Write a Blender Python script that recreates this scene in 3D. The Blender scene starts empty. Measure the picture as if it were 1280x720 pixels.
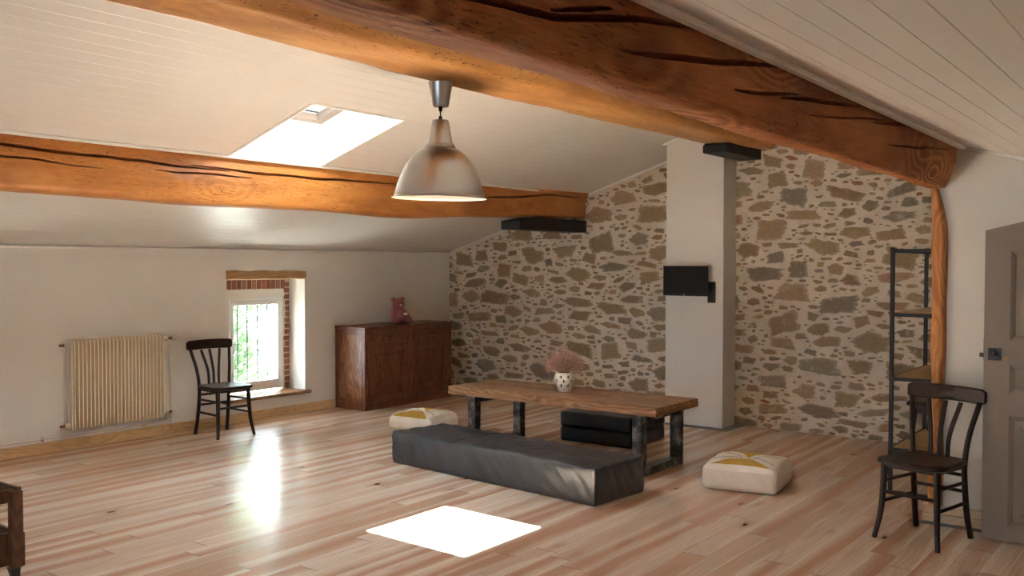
import bpy, bmesh, math, random
import numpy as np
from mathutils import Vector, Matrix, noise
R = random.Random(7)
S = bpy.context.scene
COL = S.collection
PI = math.pi

# ------------------------------------------------------------------ helpers
class MB:
    """collects faces, builds one mesh object"""
    def __init__(s): s.v, s.f, s.m, s.c, s.mats = [], [], [], [], []
    def mi(s, mat):
        if mat not in s.mats: s.mats.append(mat)
        return s.mats.index(mat)
    def add(s, verts, faces, mat, col=(1, 1, 1)):
        b = len(s.v); k = s.mi(mat)
        s.v += [tuple(p) for p in verts]
        for f in faces:
            s.f.append([b + i for i in f]); s.m.append(k); s.c.append(col)
    def box(s, c, d, mat, bev=0.0, rot=None, seg=1):
        bm = bmesh.new(); bmesh.ops.create_cube(bm, size=1)
        for v in bm.verts: v.co = Vector((v.co.x * d[0], v.co.y * d[1], v.co.z * d[2]))
        if bev > 0: bmesh.ops.bevel(bm, geom=bm.edges[:], offset=min(bev, min(d) * .49), segments=seg, affect='EDGES', profile=.5)
        s.bm(bm, mat, Matrix.Translation(Vector(c)) @ (rot.to_4x4() if rot else Matrix()))
    def lohi(s, lo, hi, mat, bev=0.0):
        s.box([(a + b) / 2 for a, b in zip(lo, hi)], [abs(b - a) for a, b in zip(lo, hi)], mat, bev)
    def bm(s, bm, mat, M=None):
        M = M or Matrix(); bm.verts.index_update()
        s.add([M @ v.co for v in bm.verts], [[v.index for v in f.verts] for f in bm.faces], mat); bm.free()
    def lathe(s, prof, c, mat, n=48, M=None, closed=False):
        vs, fs = [], []
        for r, z in prof:
            for i in range(n):
                a = 2 * PI * i / n; p = Vector((r * math.cos(a), r * math.sin(a), z))
                vs.append((M @ p if M else p) + Vector(c))
        m = len(prof)
        for j in range(m if closed else m - 1):
            j2 = (j + 1) % m
            for i in range(n):
                fs.append([j * n + i, j * n + (i + 1) % n, j2 * n + (i + 1) % n, j2 * n + i])
        s.add(vs, fs, mat)
    def sweep(s, pts, sec, mat, cap=True, up=Vector((0, 0, 1))):
        """pts: points; sec: list (or function of t) of 2-D section loops; up: reference"""
        pts = [Vector(p) for p in pts]; n = len(pts); vs, fs = [], []; k = None
        for i, p in enumerate(pts):
            t = (pts[min(i + 1, n - 1)] - pts[max(i - 1, 0)]).normalized()
            a = t.cross(up)
            if a.length < 1e-4: a = t.cross(Vector((0, 1, 0)))
            a.normalize(); b = a.cross(t).normalized()
            sc = sec(i / (n - 1)) if callable(sec) else sec; k = len(sc)
            vs += [p + a * x + b * y for x, y in sc]
        for i in range(n - 1):
            for j in range(k):
                fs.append([i * k + j, i * k + (j + 1) % k, (i + 1) * k + (j + 1) % k, (i + 1) * k + j])
        if cap: fs += [list(range(k))[::-1], [(n - 1) * k + j for j in range(k)]]
        s.add(vs, fs, mat)
    def tube(s, pts, r, mat, n=10):
        s.sweep(pts, (lambda t: circ(r(t), n)) if callable(r) else circ(r, n), mat)
    def build(s, name, parent=None, smooth=40, kind=None, flip=False):
        me = bpy.data.meshes.new(name)
        me.from_pydata(s.v, [], [f[::-1] for f in s.f] if flip else s.f)
        for m in s.mats: me.materials.append(m)
        me.polygons.foreach_set('material_index', s.m)
        if any(c != (1, 1, 1) for c in s.c):
            at = me.color_attributes.new('tint', 'FLOAT_COLOR', 'CORNER')
            buf = []
            for p, c in zip(me.polygons, s.c): buf += [c[0], c[1], c[2], 1] * p.loop_total
            at.data.foreach_set('color', buf)
        me.update()
        if smooth:
            me.polygons.foreach_set('use_smooth', [True] * len(me.polygons))
            if smooth < 180: me.set_sharp_from_angle(angle=math.radians(smooth))
        o = bpy.data.objects.new(name, me); COL.objects.link(o)
        if parent: o.parent = parent
        if kind: o['kind'] = kind
        return o

def circ(r, n): return [(r * math.cos(2 * PI * i / n), r * math.sin(2 * PI * i / n)) for i in range(n)]
def rect(w, h, b=.15):
    """rounded rectangle loop"""
    e = min(w, h) * b; x, y = w / 2, h / 2
    return [(x - e, -y), (x, -y + e), (x, y - e), (x - e, y), (-x + e, y), (-x, y - e), (-x, -y + e), (-x + e, -y)]
def bez(ps, n=12):
    """Catmull-Rom through the points"""
    P = [Vector(p) for p in ps]; P = [2 * P[0] - P[1]] + P + [2 * P[-1] - P[-2]]; out = []
    for i in range(1, len(P) - 2):
        for k in range(n):
            t = k / n; a, b, c, d = P[i - 1:i + 3]
            out.append(.5 * ((2 * b) + (c - a) * t + (2 * a - 5 * b + 4 * c - d) * t * t + (3 * b - a - 3 * c + d) * t ** 3))
    return out + [P[-2]]
def empty(name, label, cat, loc=(0, 0, 0), rz=0, group=None):
    o = bpy.data.objects.new(name, None); COL.objects.link(o); o.empty_display_size = .1
    o.location = loc; o.rotation_euler = (0, 0, rz)
    return tag(o, label, cat, group)
def tag(o, label, cat, group=None, kind=None):
    o['label'] = label; o['category'] = cat
    if group: o['group'] = group
    if kind: o['kind'] = kind
    return o
def struct(name, loc=(0, 0, 0)):
    o = bpy.data.objects.new(name, None); COL.objects.link(o); o.location = loc; o['kind'] = 'structure'
    return o

# ------------------------------------------------------------------ materials
class N:
    def __init__(s, name):
        s.mat = bpy.data.materials.new(name); s.mat.use_nodes = True
        s.t = s.mat.node_tree; s.b = s.t.nodes['Principled BSDF']; s.o = s.t.nodes['Material Output']
    def n(s, typ, **kw):
        x = s.t.nodes.new('ShaderNode' + typ)
        for k, v in kw.items():
            if k in x.inputs: s.set(x.inputs[k], v)
            else: setattr(x, k, v)
        return x
    def set(s, inp, v):
        if isinstance(v, bpy.types.NodeSocket): s.t.links.new(v, inp)
        else: inp.default_value = v
    def pos(s): return s.n('TexCoord').outputs['Object']
    def map(s, vec, scale=(1, 1, 1), loc=(0, 0, 0), rot=(0, 0, 0)):
        m = s.n('Mapping'); s.set(m.inputs['Vector'], vec); m.inputs['Scale'].default_value = scale
        m.inputs['Location'].default_value = loc; m.inputs['Rotation'].default_value = rot; return m.outputs[0]
    def noise(s, vec, scale, detail=4, rough=.55, dist=0.0):
        x = s.n('TexNoise'); s.set(x.inputs['Vector'], vec); x.inputs['Scale'].default_value = scale
        x.inputs['Detail'].default_value = detail; x.inputs['Roughness'].default_value = rough
        x.inputs['Distortion'].default_value = dist; return x.outputs['Fac']
    def ramp(s, fac, stops, interp='LINEAR'):
        x = s.n('ValToRGB'); s.set(x.inputs[0], fac); cr = x.color_ramp; cr.interpolation = interp
        while len(cr.elements) < len(stops): cr.elements.new(.5)
        for e, (p, c) in zip(cr.elements, stops):
            e.position = p; e.color = (*c, 1) if isinstance(c, tuple) else (c, c, c, 1)
        return x.outputs[0]
    def math(s, op, a, b=0.0, c=0.0, clamp=False):
        x = s.n('Math', operation=op, use_clamp=clamp)
        s.set(x.inputs[0], a); s.set(x.inputs[1], b); s.set(x.inputs[2], c); return x.outputs[0]
    def mix(s, fac, a, b, mode='MIX'):
        x = s.n('Mix', data_type='RGBA', blend_type=mode)
        s.set(x.inputs[0], fac)
        for i, v in ((6, a), (7, b)): s.set(x.inputs[i], (*v, 1) if isinstance(v, tuple) and len(v) == 3 else v)
        return x.outputs[2]
    def sep(s, vec):
        x = s.n('SeparateXYZ'); s.set(x.inputs[0], vec); return x.outputs
    def comb(s, x=0., y=0., z=0.):
        c = s.n('CombineXYZ')
        for i, v in enumerate((x, y, z)): s.set(c.inputs[i], v)
        return c.outputs[0]
    def fin(s, col=None, rough=.5, metal=0.0, spec=.5, bump=None, bs=.2, bd=.01, coat=0.0, sheen=0.0):
        b = s.b.inputs
        if col is not None: s.set(b['Base Color'], (*col, 1) if isinstance(col, tuple) and len(col) == 3 else col)
        s.set(b['Roughness'], rough); s.set(b['Metallic'], metal); s.set(b['Specular IOR Level'], spec)
        if coat: b['Coat Weight'].default_value = coat; b['Coat Roughness'].default_value = .15
        if sheen: b['Sheen Weight'].default_value = sheen
        if bump is not None:
            x = s.n('Bump'); x.inputs['Strength'].default_value = bs; x.inputs['Distance'].default_value = bd
            s.set(x.inputs['Height'], bump); s.set(b['Normal'], x.outputs[0])
        return s.mat

def plain(name, col, rough=.5, metal=0.0, spec=.5, var=.12, scale=12., bs=.15, bd=.004):
    m = N(name); p = m.pos(); f = m.noise(p, scale, 5)
    c = m.ramp(f, [(.3, tuple(x * (1 - var) for x in col)), (.7, tuple(min(1, x * (1 + var)) for x in col))])
    return m.fin(c, rough, metal, spec, m.noise(p, scale * 6, 3), bs, bd)

def wood(name, dark, mid, light, axis=1, ring=9., rough=.5, pit=.0, bd=.006, scale=1., spec=.4):
    m = N(name); p = m.pos()
    sc = [scale * ring] * 3; sc[axis] = scale * .55
    warp = m.noise(m.map(p, tuple(scale * 2.2 if i != axis else scale * .7 for i in range(3))), 1.6, 3)
    v = m.n('VectorMath', operation='ADD'); m.set(v.inputs[0], m.map(p, tuple(sc))); m.set(v.inputs[1], m.comb(m.math('MULTIPLY', warp, 5.), m.math('MULTIPLY', warp, 1.), m.math('MULTIPLY', warp, 4.)))
    big = m.noise(v.outputs[0], .8, 5, .6, .6)
    fine_s = [scale * 160] * 3; fine_s[axis] = scale * 5
    fine = m.noise(m.map(p, tuple(fine_s)), 1., 3)
    wv = m.n('TexWave', wave_type='BANDS', bands_direction='DIAGONAL'); m.set(wv.inputs['Vector'], v.outputs[0])
    wv.inputs['Scale'].default_value = .9; wv.inputs['Distortion'].default_value = 4.; wv.inputs['Detail'].default_value = 3.; wv.inputs['Detail Scale'].default_value = .8
    f = m.math('ADD', m.math('MULTIPLY', big, .62), m.math('ADD', m.math('MULTIPLY', fine, .22), m.math('MULTIPLY', wv.outputs['Fac'], .2)))
    c = m.ramp(f, [(.28, dark), (.5, mid), (.74, light)])
    h = m.math('ADD', m.math('MULTIPLY', fine, .5), big)
    if pit:
        ps = [scale * 55] * 3; ps[axis] = scale * 13
        pn = m.noise(m.map(p, tuple(ps)), 1., 2, .5, .3)
        area = m.noise(m.map(p, (2., 1., 2.)), 1.3, 2)
        pm = m.math('MULTIPLY', m.ramp(pn, [(.66, 0.), (.72, 1.)]), m.ramp(area, [(.42, 0.), (.6, 1.)]))
        c = m.mix(m.math('MULTIPLY', pm, pit), c, tuple(x * .25 for x in dark))
        h = m.math('SUBTRACT', h, m.math('MULTIPLY', pm, 1.2))
    return m.fin(c, rough, 0, spec, h, .55, bd)

def knotty(name, dark, mid, light, rough=.45, bd=.012, spec=.35, pit=.8, kscale=1.0, ringw=.30):
    """beam timber: rings that swirl round knots, small holes and checks"""
    m = N(name); p = m.pos()
    kn = m.n('TexVoronoi', feature='SMOOTH_F1'); m.set(kn.inputs['Vector'], m.map(p, (2.2 * kscale, 1.25 * kscale, 3.2 * kscale))); kn.inputs['Scale'].default_value = 1.; kn.inputs['Smoothness'].default_value = .35
    d = kn.outputs['Distance']
    warp = m.noise(m.map(p, (3., .8, 3.)), 1., 3)
    s = m.sep(p)
    base = m.math('ADD', m.math('MULTIPLY', s[2], 55.), m.math('ADD', m.math('MULTIPLY', s[0], 38.), m.math('MULTIPLY', warp, 26.)))
    sw = m.math('MULTIPLY', m.math('POWER', m.math('SUBTRACT', 1., m.math('MINIMUM', d, 1.)), 2.), 46.)
    ph = m.math('ADD', base, sw)
    rings = m.math('MULTIPLY', m.math('SUBTRACT', m.math('ADD', m.math('MULTIPLY', m.math('SINE', ph), .5), .5), .5), m.ramp(d, [(.16, 1.), (.48, .10)]))
    fine = m.noise(m.map(p, (150., 6., 150.)), 1., 3)
    big = m.noise(m.map(p, (4., 1.2, 4.)), 1., 5, .6)
    f = m.math('ADD', m.math('MULTIPLY', big, .72), m.math('ADD', m.math('MULTIPLY', fine, .22), m.math('MULTIPLY', rings, ringw)))
    c = m.ramp(f, [(.3, dark), (.52, mid), (.76, light)])
    kd = m.math('ADD', d, m.math('MULTIPLY', m.noise(p, 30., 3), .05))
    c = m.mix(m.ramp(kd, [(.05, 1.), (.11, 0.)]), c, tuple(x * .3 for x in dark))
    h = m.math('ADD', m.math('ADD', m.math('MULTIPLY', fine, .35), big), m.math('MULTIPLY', rings, .12))
    pn = m.noise(m.map(p, (120., 24., 130.)), 1., 2, .5, .3)
    area = m.noise(m.map(p, (2.6, .9, 4.)), 1.4, 2)
    pm = m.math('MULTIPLY', m.ramp(pn, [(.62, 0.), (.68, 1.)]), m.ramp(area, [(.42, 0.), (.58, 1.)]))
    c = m.mix(m.math('MULTIPLY', pm, pit), c, tuple(x * .3 for x in dark))
    h = m.math('SUBTRACT', h, m.math('MULTIPLY', pm, 1.0))
    return m.fin(c, rough, 0, spec, h, .6, bd)

def plaster(name, col, rough=.85, bs=.25):
    m = N(name); p = m.pos()
    f = m.noise(p, 1.2, 5)
    c = m.ramp(f, [(.3, tuple(x * .95 for x in col)), (.7, tuple(min(1, x * 1.03) for x in col))])
    h = m.math('ADD', m.noise(p, 6., 4), m.math('MULTIPLY', m.noise(p, 60., 3), .25))
    return m.fin(c, rough, 0, .3, h, bs, .02)

def floor_mat():
    W, L = .138, 2.4
    m = N('pine_planks'); p = m.pos(); x, y, z = m.sep(p)
    u = m.math('DIVIDE', x, W); iu = m.math('FLOOR', u); fu = m.math('FRACT', u)
    wn = m.n('TexWhiteNoise', noise_dimensions='1D'); m.set(wn.inputs['W'], iu)
    v = m.math('ADD', m.math('DIVIDE', y, L), m.math('MULTIPLY', wn.outputs['Value'], 7.3)); iv = m.math('FLOOR', v); fv = m.math('FRACT', v)
    w2 = m.n('TexWhiteNoise', noise_dimensions='2D'); m.set(w2.inputs['Vector'], m.comb(iu, iv)); rv = w2.outputs['Value']
    rc = m.sep(w2.outputs['Color'])
    off = m.comb(m.math('MULTIPLY', rc[0], 40.), m.math('MULTIPLY', rc[1], 40.), m.math('MULTIPLY', rc[2], 9.))
    a = m.n('VectorMath', operation='ADD'); m.set(a.inputs[0], p); m.set(a.inputs[1], off); q = a.outputs[0]
    # cathedral grain: growth rings cut by the board, peaking along a wandering heart line
    w1 = m.noise(m.map(q, (4., .55, 1.)), 1., 2); wA = m.noise(m.map(q, (14., 2.4, 1.)), 1., 3)
    cx = m.math('SUBTRACT', fu, m.math('ADD', .15, m.math('MULTIPLY', rc[1], .7)))
    d = m.math('ABSOLUTE', m.math('ADD', cx, m.math('MULTIPLY', m.math('SUBTRACT', w1, .5), 1.5)))
    yy = m.math('MULTIPLY', m.sep(q)[1], m.math('SUBTRACT', rc[0], .5))
    d2 = m.math('ADD', d, m.math('MULTIPLY', m.math('SUBTRACT', wA, .5), .30))
    ph = m.math('ADD', m.math('MULTIPLY', m.math('POWER', m.math('ABSOLUTE', d2), 1.6), 60.), m.math('MULTIPLY', yy, 30.))
    rings = m.math('POWER', m.math('ADD', m.math('MULTIPLY', m.math('SINE', ph), .5), .5), 2.)
    fine = m.noise(m.map(q, (200., 5., 1.)), 1., 3)
    c = m.ramp(rv, [(0., (.62, .475, .355)), (.25, (.71, .58, .46)), (.5, (.58, .42, .30)), (.7, (.77, .66, .545)), (.88, (.66, .51, .385)), (1., (.52, .335, .225))])
    heart = m.math('MULTIPLY', m.ramp(d2, [(.12, 1.), (.42, 0.)]), m.ramp(rc[2], [(.30, 0.), (.62, 1.)]))
    c = m.mix(m.math('MULTIPLY', heart, .85), c, (.48, .26, .16))
    sap = m.math('MULTIPLY', m.ramp(d2, [(.50, 0.), (.60, 1.)]), .75)
    c = m.mix(sap, c, (.82, .71, .58))
    c = m.mix(m.math('MULTIPLY', rings, .34), c, (.44, .24, .145))
    c = m.mix(m.math('MULTIPLY', m.ramp(fine, [(.45, 0.), (.75, 1.)]), .22), c, (.42, .25, .16))
    k = m.n('TexVoronoi', feature='F1'); m.set(k.inputs['Vector'], m.map(q, (7., 2.4, 1.))); k.inputs['Scale'].default_value = 1.
    ksel = m.ramp(m.sep(k.outputs['Color'])[0], [(.76, 0.), (.78, 1.)])
    kd = m.math('ADD', k.outputs['Distance'], m.math('MULTIPLY', m.noise(p, 50., 2), .05))
    c = m.mix(m.math('MULTIPLY', ksel, m.ramp(kd, [(.12, .6), (.34, 0.)])), c, (.40, .19, .10))
    c = m.mix(m.math('MULTIPLY', ksel, m.ramp(kd, [(.07, 1.), (.13, 0.)])), c, (.10, .045, .03))
    e = m.math('MINIMUM', fu, m.math('SUBTRACT', 1., fu)); e2 = m.math('MINIMUM', fv, m.math('SUBTRACT', 1., fv))
    gap = m.math('MAXIMUM', m.ramp(e, [(.004, 1.), (.014, 0.)]), m.ramp(e2, [(.0004, 1.), (.0012, 0.)]))
    c = m.mix(m.math('MULTIPLY', gap, .6), c, (.17, .09, .055))
    h = m.math('SUBTRACT', m.math('ADD', m.math('MULTIPLY', rings, .05), m.math('MULTIPLY', m.noise(p, 5., 2), .6)), m.math('MULTIPLY', gap, .8))
    ro = m.math('ADD', .17, m.math('ADD', m.math('MULTIPLY', fine, .08), m.math('MULTIPLY', rv, .05)))
    return m.fin(c, ro, 0, .5, h, .22, .004)

def stone_mat():
    m = N('rubble_stone'); p = m.pos()
    a = m.n('Attribute', attribute_name='tint')
    f = m.noise(p, 14., 6, .65); g = m.noise(p, 55., 4, .6)
    c = m.mix(m.ramp(f, [(.35, .0), (.75, .45)]), a.outputs['Color'], (.40, .33, .24))
    c = m.mix(m.ramp(g, [(.45, 0.), (.8, .45)]), c, (.085, .075, .06))
    sm = m.noise(p, 7., 6, .7)
    c = m.mix(m.ramp(sm, [(.58, 0.), (.70, .6)]), c, (.70, .60, .48))   # lime smeared over the stones
    return m.fin(c, .92, 0, .2, m.math('ADD', f, m.math('MULTIPLY', g, .6)), .8, .02)

def mortar_mat():
    m = N('lime_mortar'); p = m.pos()
    f = m.noise(p, 5., 6, .6)
    c = m.ramp(f, [(.3, (.66, .575, .465)), (.55, (.77, .68, .565)), (.75, (.82, .74, .63))])
    s = m.noise(m.map(p, (30., 30., 46.)), 1., 4, .6)
    c = m.mix(m.ramp(s, [(.62, 0.), (.7, .55)]), c, (.25, .195, .13))
    return m.fin(c, .95, 0, .2, m.math('ADD', f, m.math('MULTIPLY', m.noise(p, 40., 5), .5)), .9, .03)

M = {}
M['plaster'] = plaster('white_plaster', (.78, .765, .715))
M['ceil'] = plain('white_ceiling_paint', (.75, .735, .70), .34, 0, .5, .02, 2., .05)
M['trimw'] = plain('white_trim_paint', (.83, .81, .77), .45, var=.02, bs=.03)
M['sill'] = wood('brown_sill_board', (.16, .075, .035), (.27, .14, .07), (.37, .22, .12), 1, 12, .4)
M['sash'] = plain('pinkish_sash_paint', (.20, .145, .115), .5, var=.03)
M['floor'] = floor_mat()
M['stone'] = stone_mat(); M['mortar'] = mortar_mat()
M['beam'] = knotty('old_pine_beam', (.235, .075, .026), (.42, .158, .054), (.62, .30, .112), .66, spec=.2, ringw=.38)
M['purlin'] = knotty('varnished_pine_beam', (.30, .10, .024), (.53, .215, .055), (.68, .33, .105), .36, kscale=.8, ringw=.09)
M['ridge'] = knotty('golden_pine_beam', (.36, .155, .042), (.58, .285, .088), (.72, .42, .16), .5, kscale=.9, ringw=.10, pit=1.)
M['post'] = wood('orange_pine_post', (.30, .10, .03), (.50, .20, .055), (.62, .30, .10), 2, 12, .45, .4)
M['lintel'] = wood('oak_lintel', (.30, .15, .055), (.46, .27, .115), (.58, .38, .19), 1, 14, .6, .5)
M['pine'] = wood('pale_pine_board', (.52, .31, .135), (.66, .44, .22), (.74, .53, .30), 1, 14, .5, .35, .003)
M['pinex'] = wood('pale_pine_board_x', (.60, .42, .24), (.70, .53, .34), (.77, .61, .42), 0, 14, .5, .35, .003)
M['shelfboard'] = wood('light_oak_shelf', (.40, .24, .10), (.54, .34, .15), (.64, .44, .22), 0, 12, .5)
M['table'] = wood('rustic_table_plank', (.105, .046, .021), (.24, .12, .056), (.385, .225, .118), 0, 11, .5, .6, .006)
M['cab'] = wood('dark_walnut', (.075, .024, .012), (.165, .056, .026), (.25, .098, .046), 2, 10, .36, .0, .002)
M['cabside'] = wood('worn_walnut', (.09, .032, .015), (.22, .09, .04), (.36, .19, .10), 2, 7, .33, .4, .003)
M['blackwood'] = plain('black_stained_wood', (.007, .006, .005), .6, var=.3)
M['chair'] = plain('dark_brown_varnished_wood', (.024, .011, .008), .36, 0, .28, var=.3, scale=18, bs=.04)
M['iron'] = plain('black_iron', (.018, .019, .020), .5, .3, var=.25)
M['steel'] = None
m = N('raw_blackened_steel'); p = m.pos(); f = m.noise(p, 9., 6, .7); g = m.noise(p, 40., 4)
c = m.ramp(f, [(.34, (.03, .03, .032)), (.5, (.09, .09, .09)), (.62, (.28, .27, .26)), (.74, (.5, .48, .46))])
M['steel'] = m.fin(c, m.math('ADD', .3, m.math('MULTIPLY', g, .25)), .75, .5, g, .2, .002)
m = N('brushed_aluminium'); p = m.pos(); f = m.noise(m.map(p, (6., 6., 260.)), 1., 3)
tg = m.n('Tangent', direction_type='RADIAL', axis='Z'); m.t.links.new(tg.outputs[0], m.b.inputs['Tangent']); m.b.inputs['Anisotropic'].default_value = .45
M['alu'] = m.fin((.39, .385, .38), m.math('ADD', .24, m.math('MULTIPLY', f, .16)), 1., .5, f, .06, .001)
M['lampin'] = plain('cream_lamp_inside', (.80, .76, .66), .5, var=.02, bs=.02)
m = N('grey_leatherette'); p = m.pos(); f = m.noise(p, 7., 4); g = m.noise(p, 220., 2)
M['vinyl'] = m.fin(m.ramp(f, [(.3, (.022, .0235, .027)), (.7, (.035, .037, .042))]), m.math('ADD', .29, m.math('MULTIPLY', f, .12)), 0, .6, m.math('ADD', m.math('MULTIPLY', f, 1.), m.math('MULTIPLY', g, .05)), .3, .012)
m = N('black_leatherette'); p = m.pos(); f = m.noise(p, 7., 4)
M['vinylb'] = m.fin(m.ramp(f, [(.3, (.010, .010, .012)), (.7, (.020, .020, .023))]), .42, 0, .5, f, .35, .012)
M['tv'] = plain('black_gloss_plastic', (.004, .004, .005), .42, 0, .25, var=.1, bs=.01)
M['plastic'] = plain('black_matt_plastic', (.007, .007, .008), .5, 0, .3, var=.1)
M['rad'] = plain('cream_radiator_enamel', (.80, .72, .55), .35, var=.02, bs=.02)
M['radside'] = plain('white_radiator_enamel', (.74, .69, .60), .35, var=.02, bs=.02)
M['pipe'] = plain('white_painted_pipe', (.74, .69, .61), .4, var=.03, bs=.03)
M['brass'] = plain('dull_brass', (.36, .22, .09), .4, .8, var=.2)
M['copper'] = plain('red_copper_cap', (.30, .10, .05), .45, .4, var=.2)
M['pvc'] = plain('white_window_plastic', (.82, .82, .82), .35, var=.01, bs=.01)
M['doorp'] = plain('grey_beige_door_paint', (.27, .225, .18), .55, var=.05, scale=3, bs=.1)
M['lock'] = plain('dark_tarnished_iron', (.06, .055, .055), .4, .7, var=.4, scale=60)
M['cement'] = plain('grey_cement', (.15, .145, .135), .9, var=.15)
M['bear'] = plain('dusty_pink_knit', (.36, .125, .13), .95, var=.22, scale=60, bs=.6, bd=.006)
M['white'] = plain('white_cloth', (.78, .72, .66), .9, var=.04)
M['vase'] = plain('white_ceramic', (.78, .73, .66), .35, var=.04, bs=.03)
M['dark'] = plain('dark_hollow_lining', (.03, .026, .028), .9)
M['bloom'] = plain('dried_pink_bloom', (.45, .265, .215), .95, var=.35, scale=70)
M['stem'] = plain('dried_twig', (.30, .17, .11), .9, var=.3, scale=50)
M['crate'] = wood('old_crate_wood', (.042, .017, .009), (.10, .04, .019), (.17, .075, .036), 2, 9, .6, .6, .004)
M['seam'] = plain('grey_stitching', (.20, .16, .13), .9)
m = N('brick_face'); p = m.pos()
M['brick'] = None
def brick_mat():
    m = N('red_brick'); p = m.pos(); a = m.n('Attribute', attribute_name='tint'); f = m.noise(p, 35., 5)
    c = m.mix(m.math('MULTIPLY', f, .5), a.outputs['Color'], (.46, .27, .18))
    return m.fin(c, .9, 0, .2, f, .6, .01)
M['brick'] = brick_mat()
def pouf_mat():
    m = N('cream_mustard_canvas'); p = m.pos(); x, y, z = m.sep(p)
    w = m.noise(p, 9., 3); g = m.noise(p, 260., 2)
    c = m.ramp(w, [(.3, (.74, .69, .60)), (.7, (.83, .79, .71))])
    ax = m.math('ABSOLUTE', x); ay = m.math('ABSOLUTE', y)
    # mustard petals pointing to the middle on two opposite sides, rounded inner edge
    d = m.math('SUBTRACT', m.math('MULTIPLY', m.math('SUBTRACT', ay, .030), 1.05), ax)
    petal = m.math('MULTIPLY', m.math('GREATER_THAN', d, 0.), m.math('MULTIPLY', m.math('LESS_THAN', ay, .232), m.math('GREATER_THAN', z, .148)))
    c = m.mix(petal, c, m.ramp(m.noise(p, 45., 3), [(.3, (.47, .27, .045)), (.7, (.60, .39, .085))]))
    return m.fin(c, .95, 0, .2, m.math('ADD', w, m.math('MULTIPLY', g, .15)), .4, .01)
M['pouf'] = pouf_mat()
m = N('clear_glazing')   # thin pane: mostly straight through, fresnel gloss
tr = m.n('BsdfTransparent'); gl = m.n('BsdfGlossy', Roughness=.02); fr = m.n('Fresnel', IOR=1.45); mx = m.n('MixShader')
tr.inputs[0].default_value = (.93, .95, .95, 1)
m.t.links.new(fr.outputs[0], mx.inputs[0]); m.t.links.new(tr.outputs[0], mx.inputs[1]); m.t.links.new(gl.outputs[0], mx.inputs[2]); m.t.links.new(mx.outputs[0], m.o.inputs['Surface'])
M['glass'] = m.mat
m = N('tree_leaf'); a = m.n('Attribute', attribute_name='tint'); df = m.n('BsdfDiffuse'); tl = m.n('BsdfTranslucent'); mx = m.n('MixShader'); mx.inputs[0].default_value = .5
m.t.links.new(a.outputs['Color'], df.inputs[0]); m.t.links.new(a.outputs['Color'], tl.inputs[0]); m.t.links.new(df.outputs[0], mx.inputs[1]); m.t.links.new(tl.outputs[0], mx.inputs[2]); m.t.links.new(mx.outputs[0], m.o.inputs['Surface'])
M['leaf'] = m.mat
M['bark'] = plain('grey_bark', (.16, .12, .09), .95, var=.3)
M['grass'] = plain('sunlit_meadow', (.095, .10, .088), .95, var=.3, scale=1.)
M['roof'] = plain('terracotta_roof', (.40, .20, .12), .9, var=.2)
M['render'] = plain('exterior_render', (.55, .48, .38), .95, var=.1)

# ------------------------------------------------------------------ room dimensions (metres, eye of the camera above the origin)
XL, XR, YB = -7.87, 2.2, -3.0              # window wall, right wall, wall behind the camera
YF, YC, YG = 9.15, 8.50, 8.80              # stone gable left of chimney, chimney face, stone gable right of it
CL, CR = -4.44, -3.82                      # chimney sides
YP = 6.23                                  # white partition face
def zl(x): return 1.755 + .312 * (x - XL)  # left roof slope
def zr(x): return 2.335 - .27 * (x + 1.285)
XRIDGE = -3.82
def zc(x): return zl(x) if x < XRIDGE else zr(x)

# ------------------------------------------------------------------ floor
b = MB(); b.lohi((XL - .6, YB - .3, -.2), (XR + .3, YF + .4, 0), M['floor'])
b.build('floor', kind='structure')

# ------------------------------------------------------------------ ceilings of tongue and groove boards
SK = dict(x0=-5.81, x1=-4.89, y0=4.27, y1=5.16, h=.34)
def boards(name, x0, x1, zf, pitch, ybreaks, hole=None, groove=.007, depth=.004):
    xs = [x0]
    if hole:
        n1 = round((hole['x0'] - x0) / pitch); n2 = round((hole['x1'] - hole['x0']) / pitch); n3 = round((x1 - hole['x1']) / pitch)
        xs = [x0 + (hole['x0'] - x0) * i / n1 for i in range(n1)] + [hole['x0'] + (hole['x1'] - hole['x0']) * i / n2 for i in range(n2)] + [hole['x1'] + (x1 - hole['x1']) * i / n3 for i in range(n3 + 1)]
    else:
        n1 = round((x1 - x0) / pitch); xs = [x0 + (x1 - x0) * i / n1 for i in range(n1 + 1)]
    b = MB()
    for i in range(len(xs) - 1):
        a, c = xs[i], xs[i + 1]
        prof = [(a, 0), (a + groove * .5, depth), (a + groove, 0), (c, 0)]
        prof[0] = (a, 0)
        for ya, yb in zip(ybreaks[:-1], ybreaks[1:]):
            if hole and any(ya >= h_['y0'] - 1e-6 and yb <= h_['y1'] + 1e-6 for h_ in (SK,)) and a >= hole['x0'] - 1e-6 and c <= hole['x1'] + 1e-6: continue
            vs = [(x, y, zf(x) + d) for y in (ya, yb) for x, d in prof]
            b.add(vs, [[k, k + 1, k + 5, k + 4] for k in range(3)], M['ceil'])
            # roof build-up above the boards
            vs = [(x, y, zf(x) + .16) for y in (ya, yb) for x in (a, c)]
            b.add(vs, [[0, 2, 3, 1]], M['roof'])
    return b.build(name, smooth=0, kind='structure')
boards('ceiling', XL - .25, XRIDGE, zl, .098, [YB - .2, SK['y0'], SK['y1'], YF + .2], SK, .005, .0015)
boards('ceiling.001', XRIDGE, XR + .2, zr, .125, [YB - .2, YF + .2], None, .0045, .0020)

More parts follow.
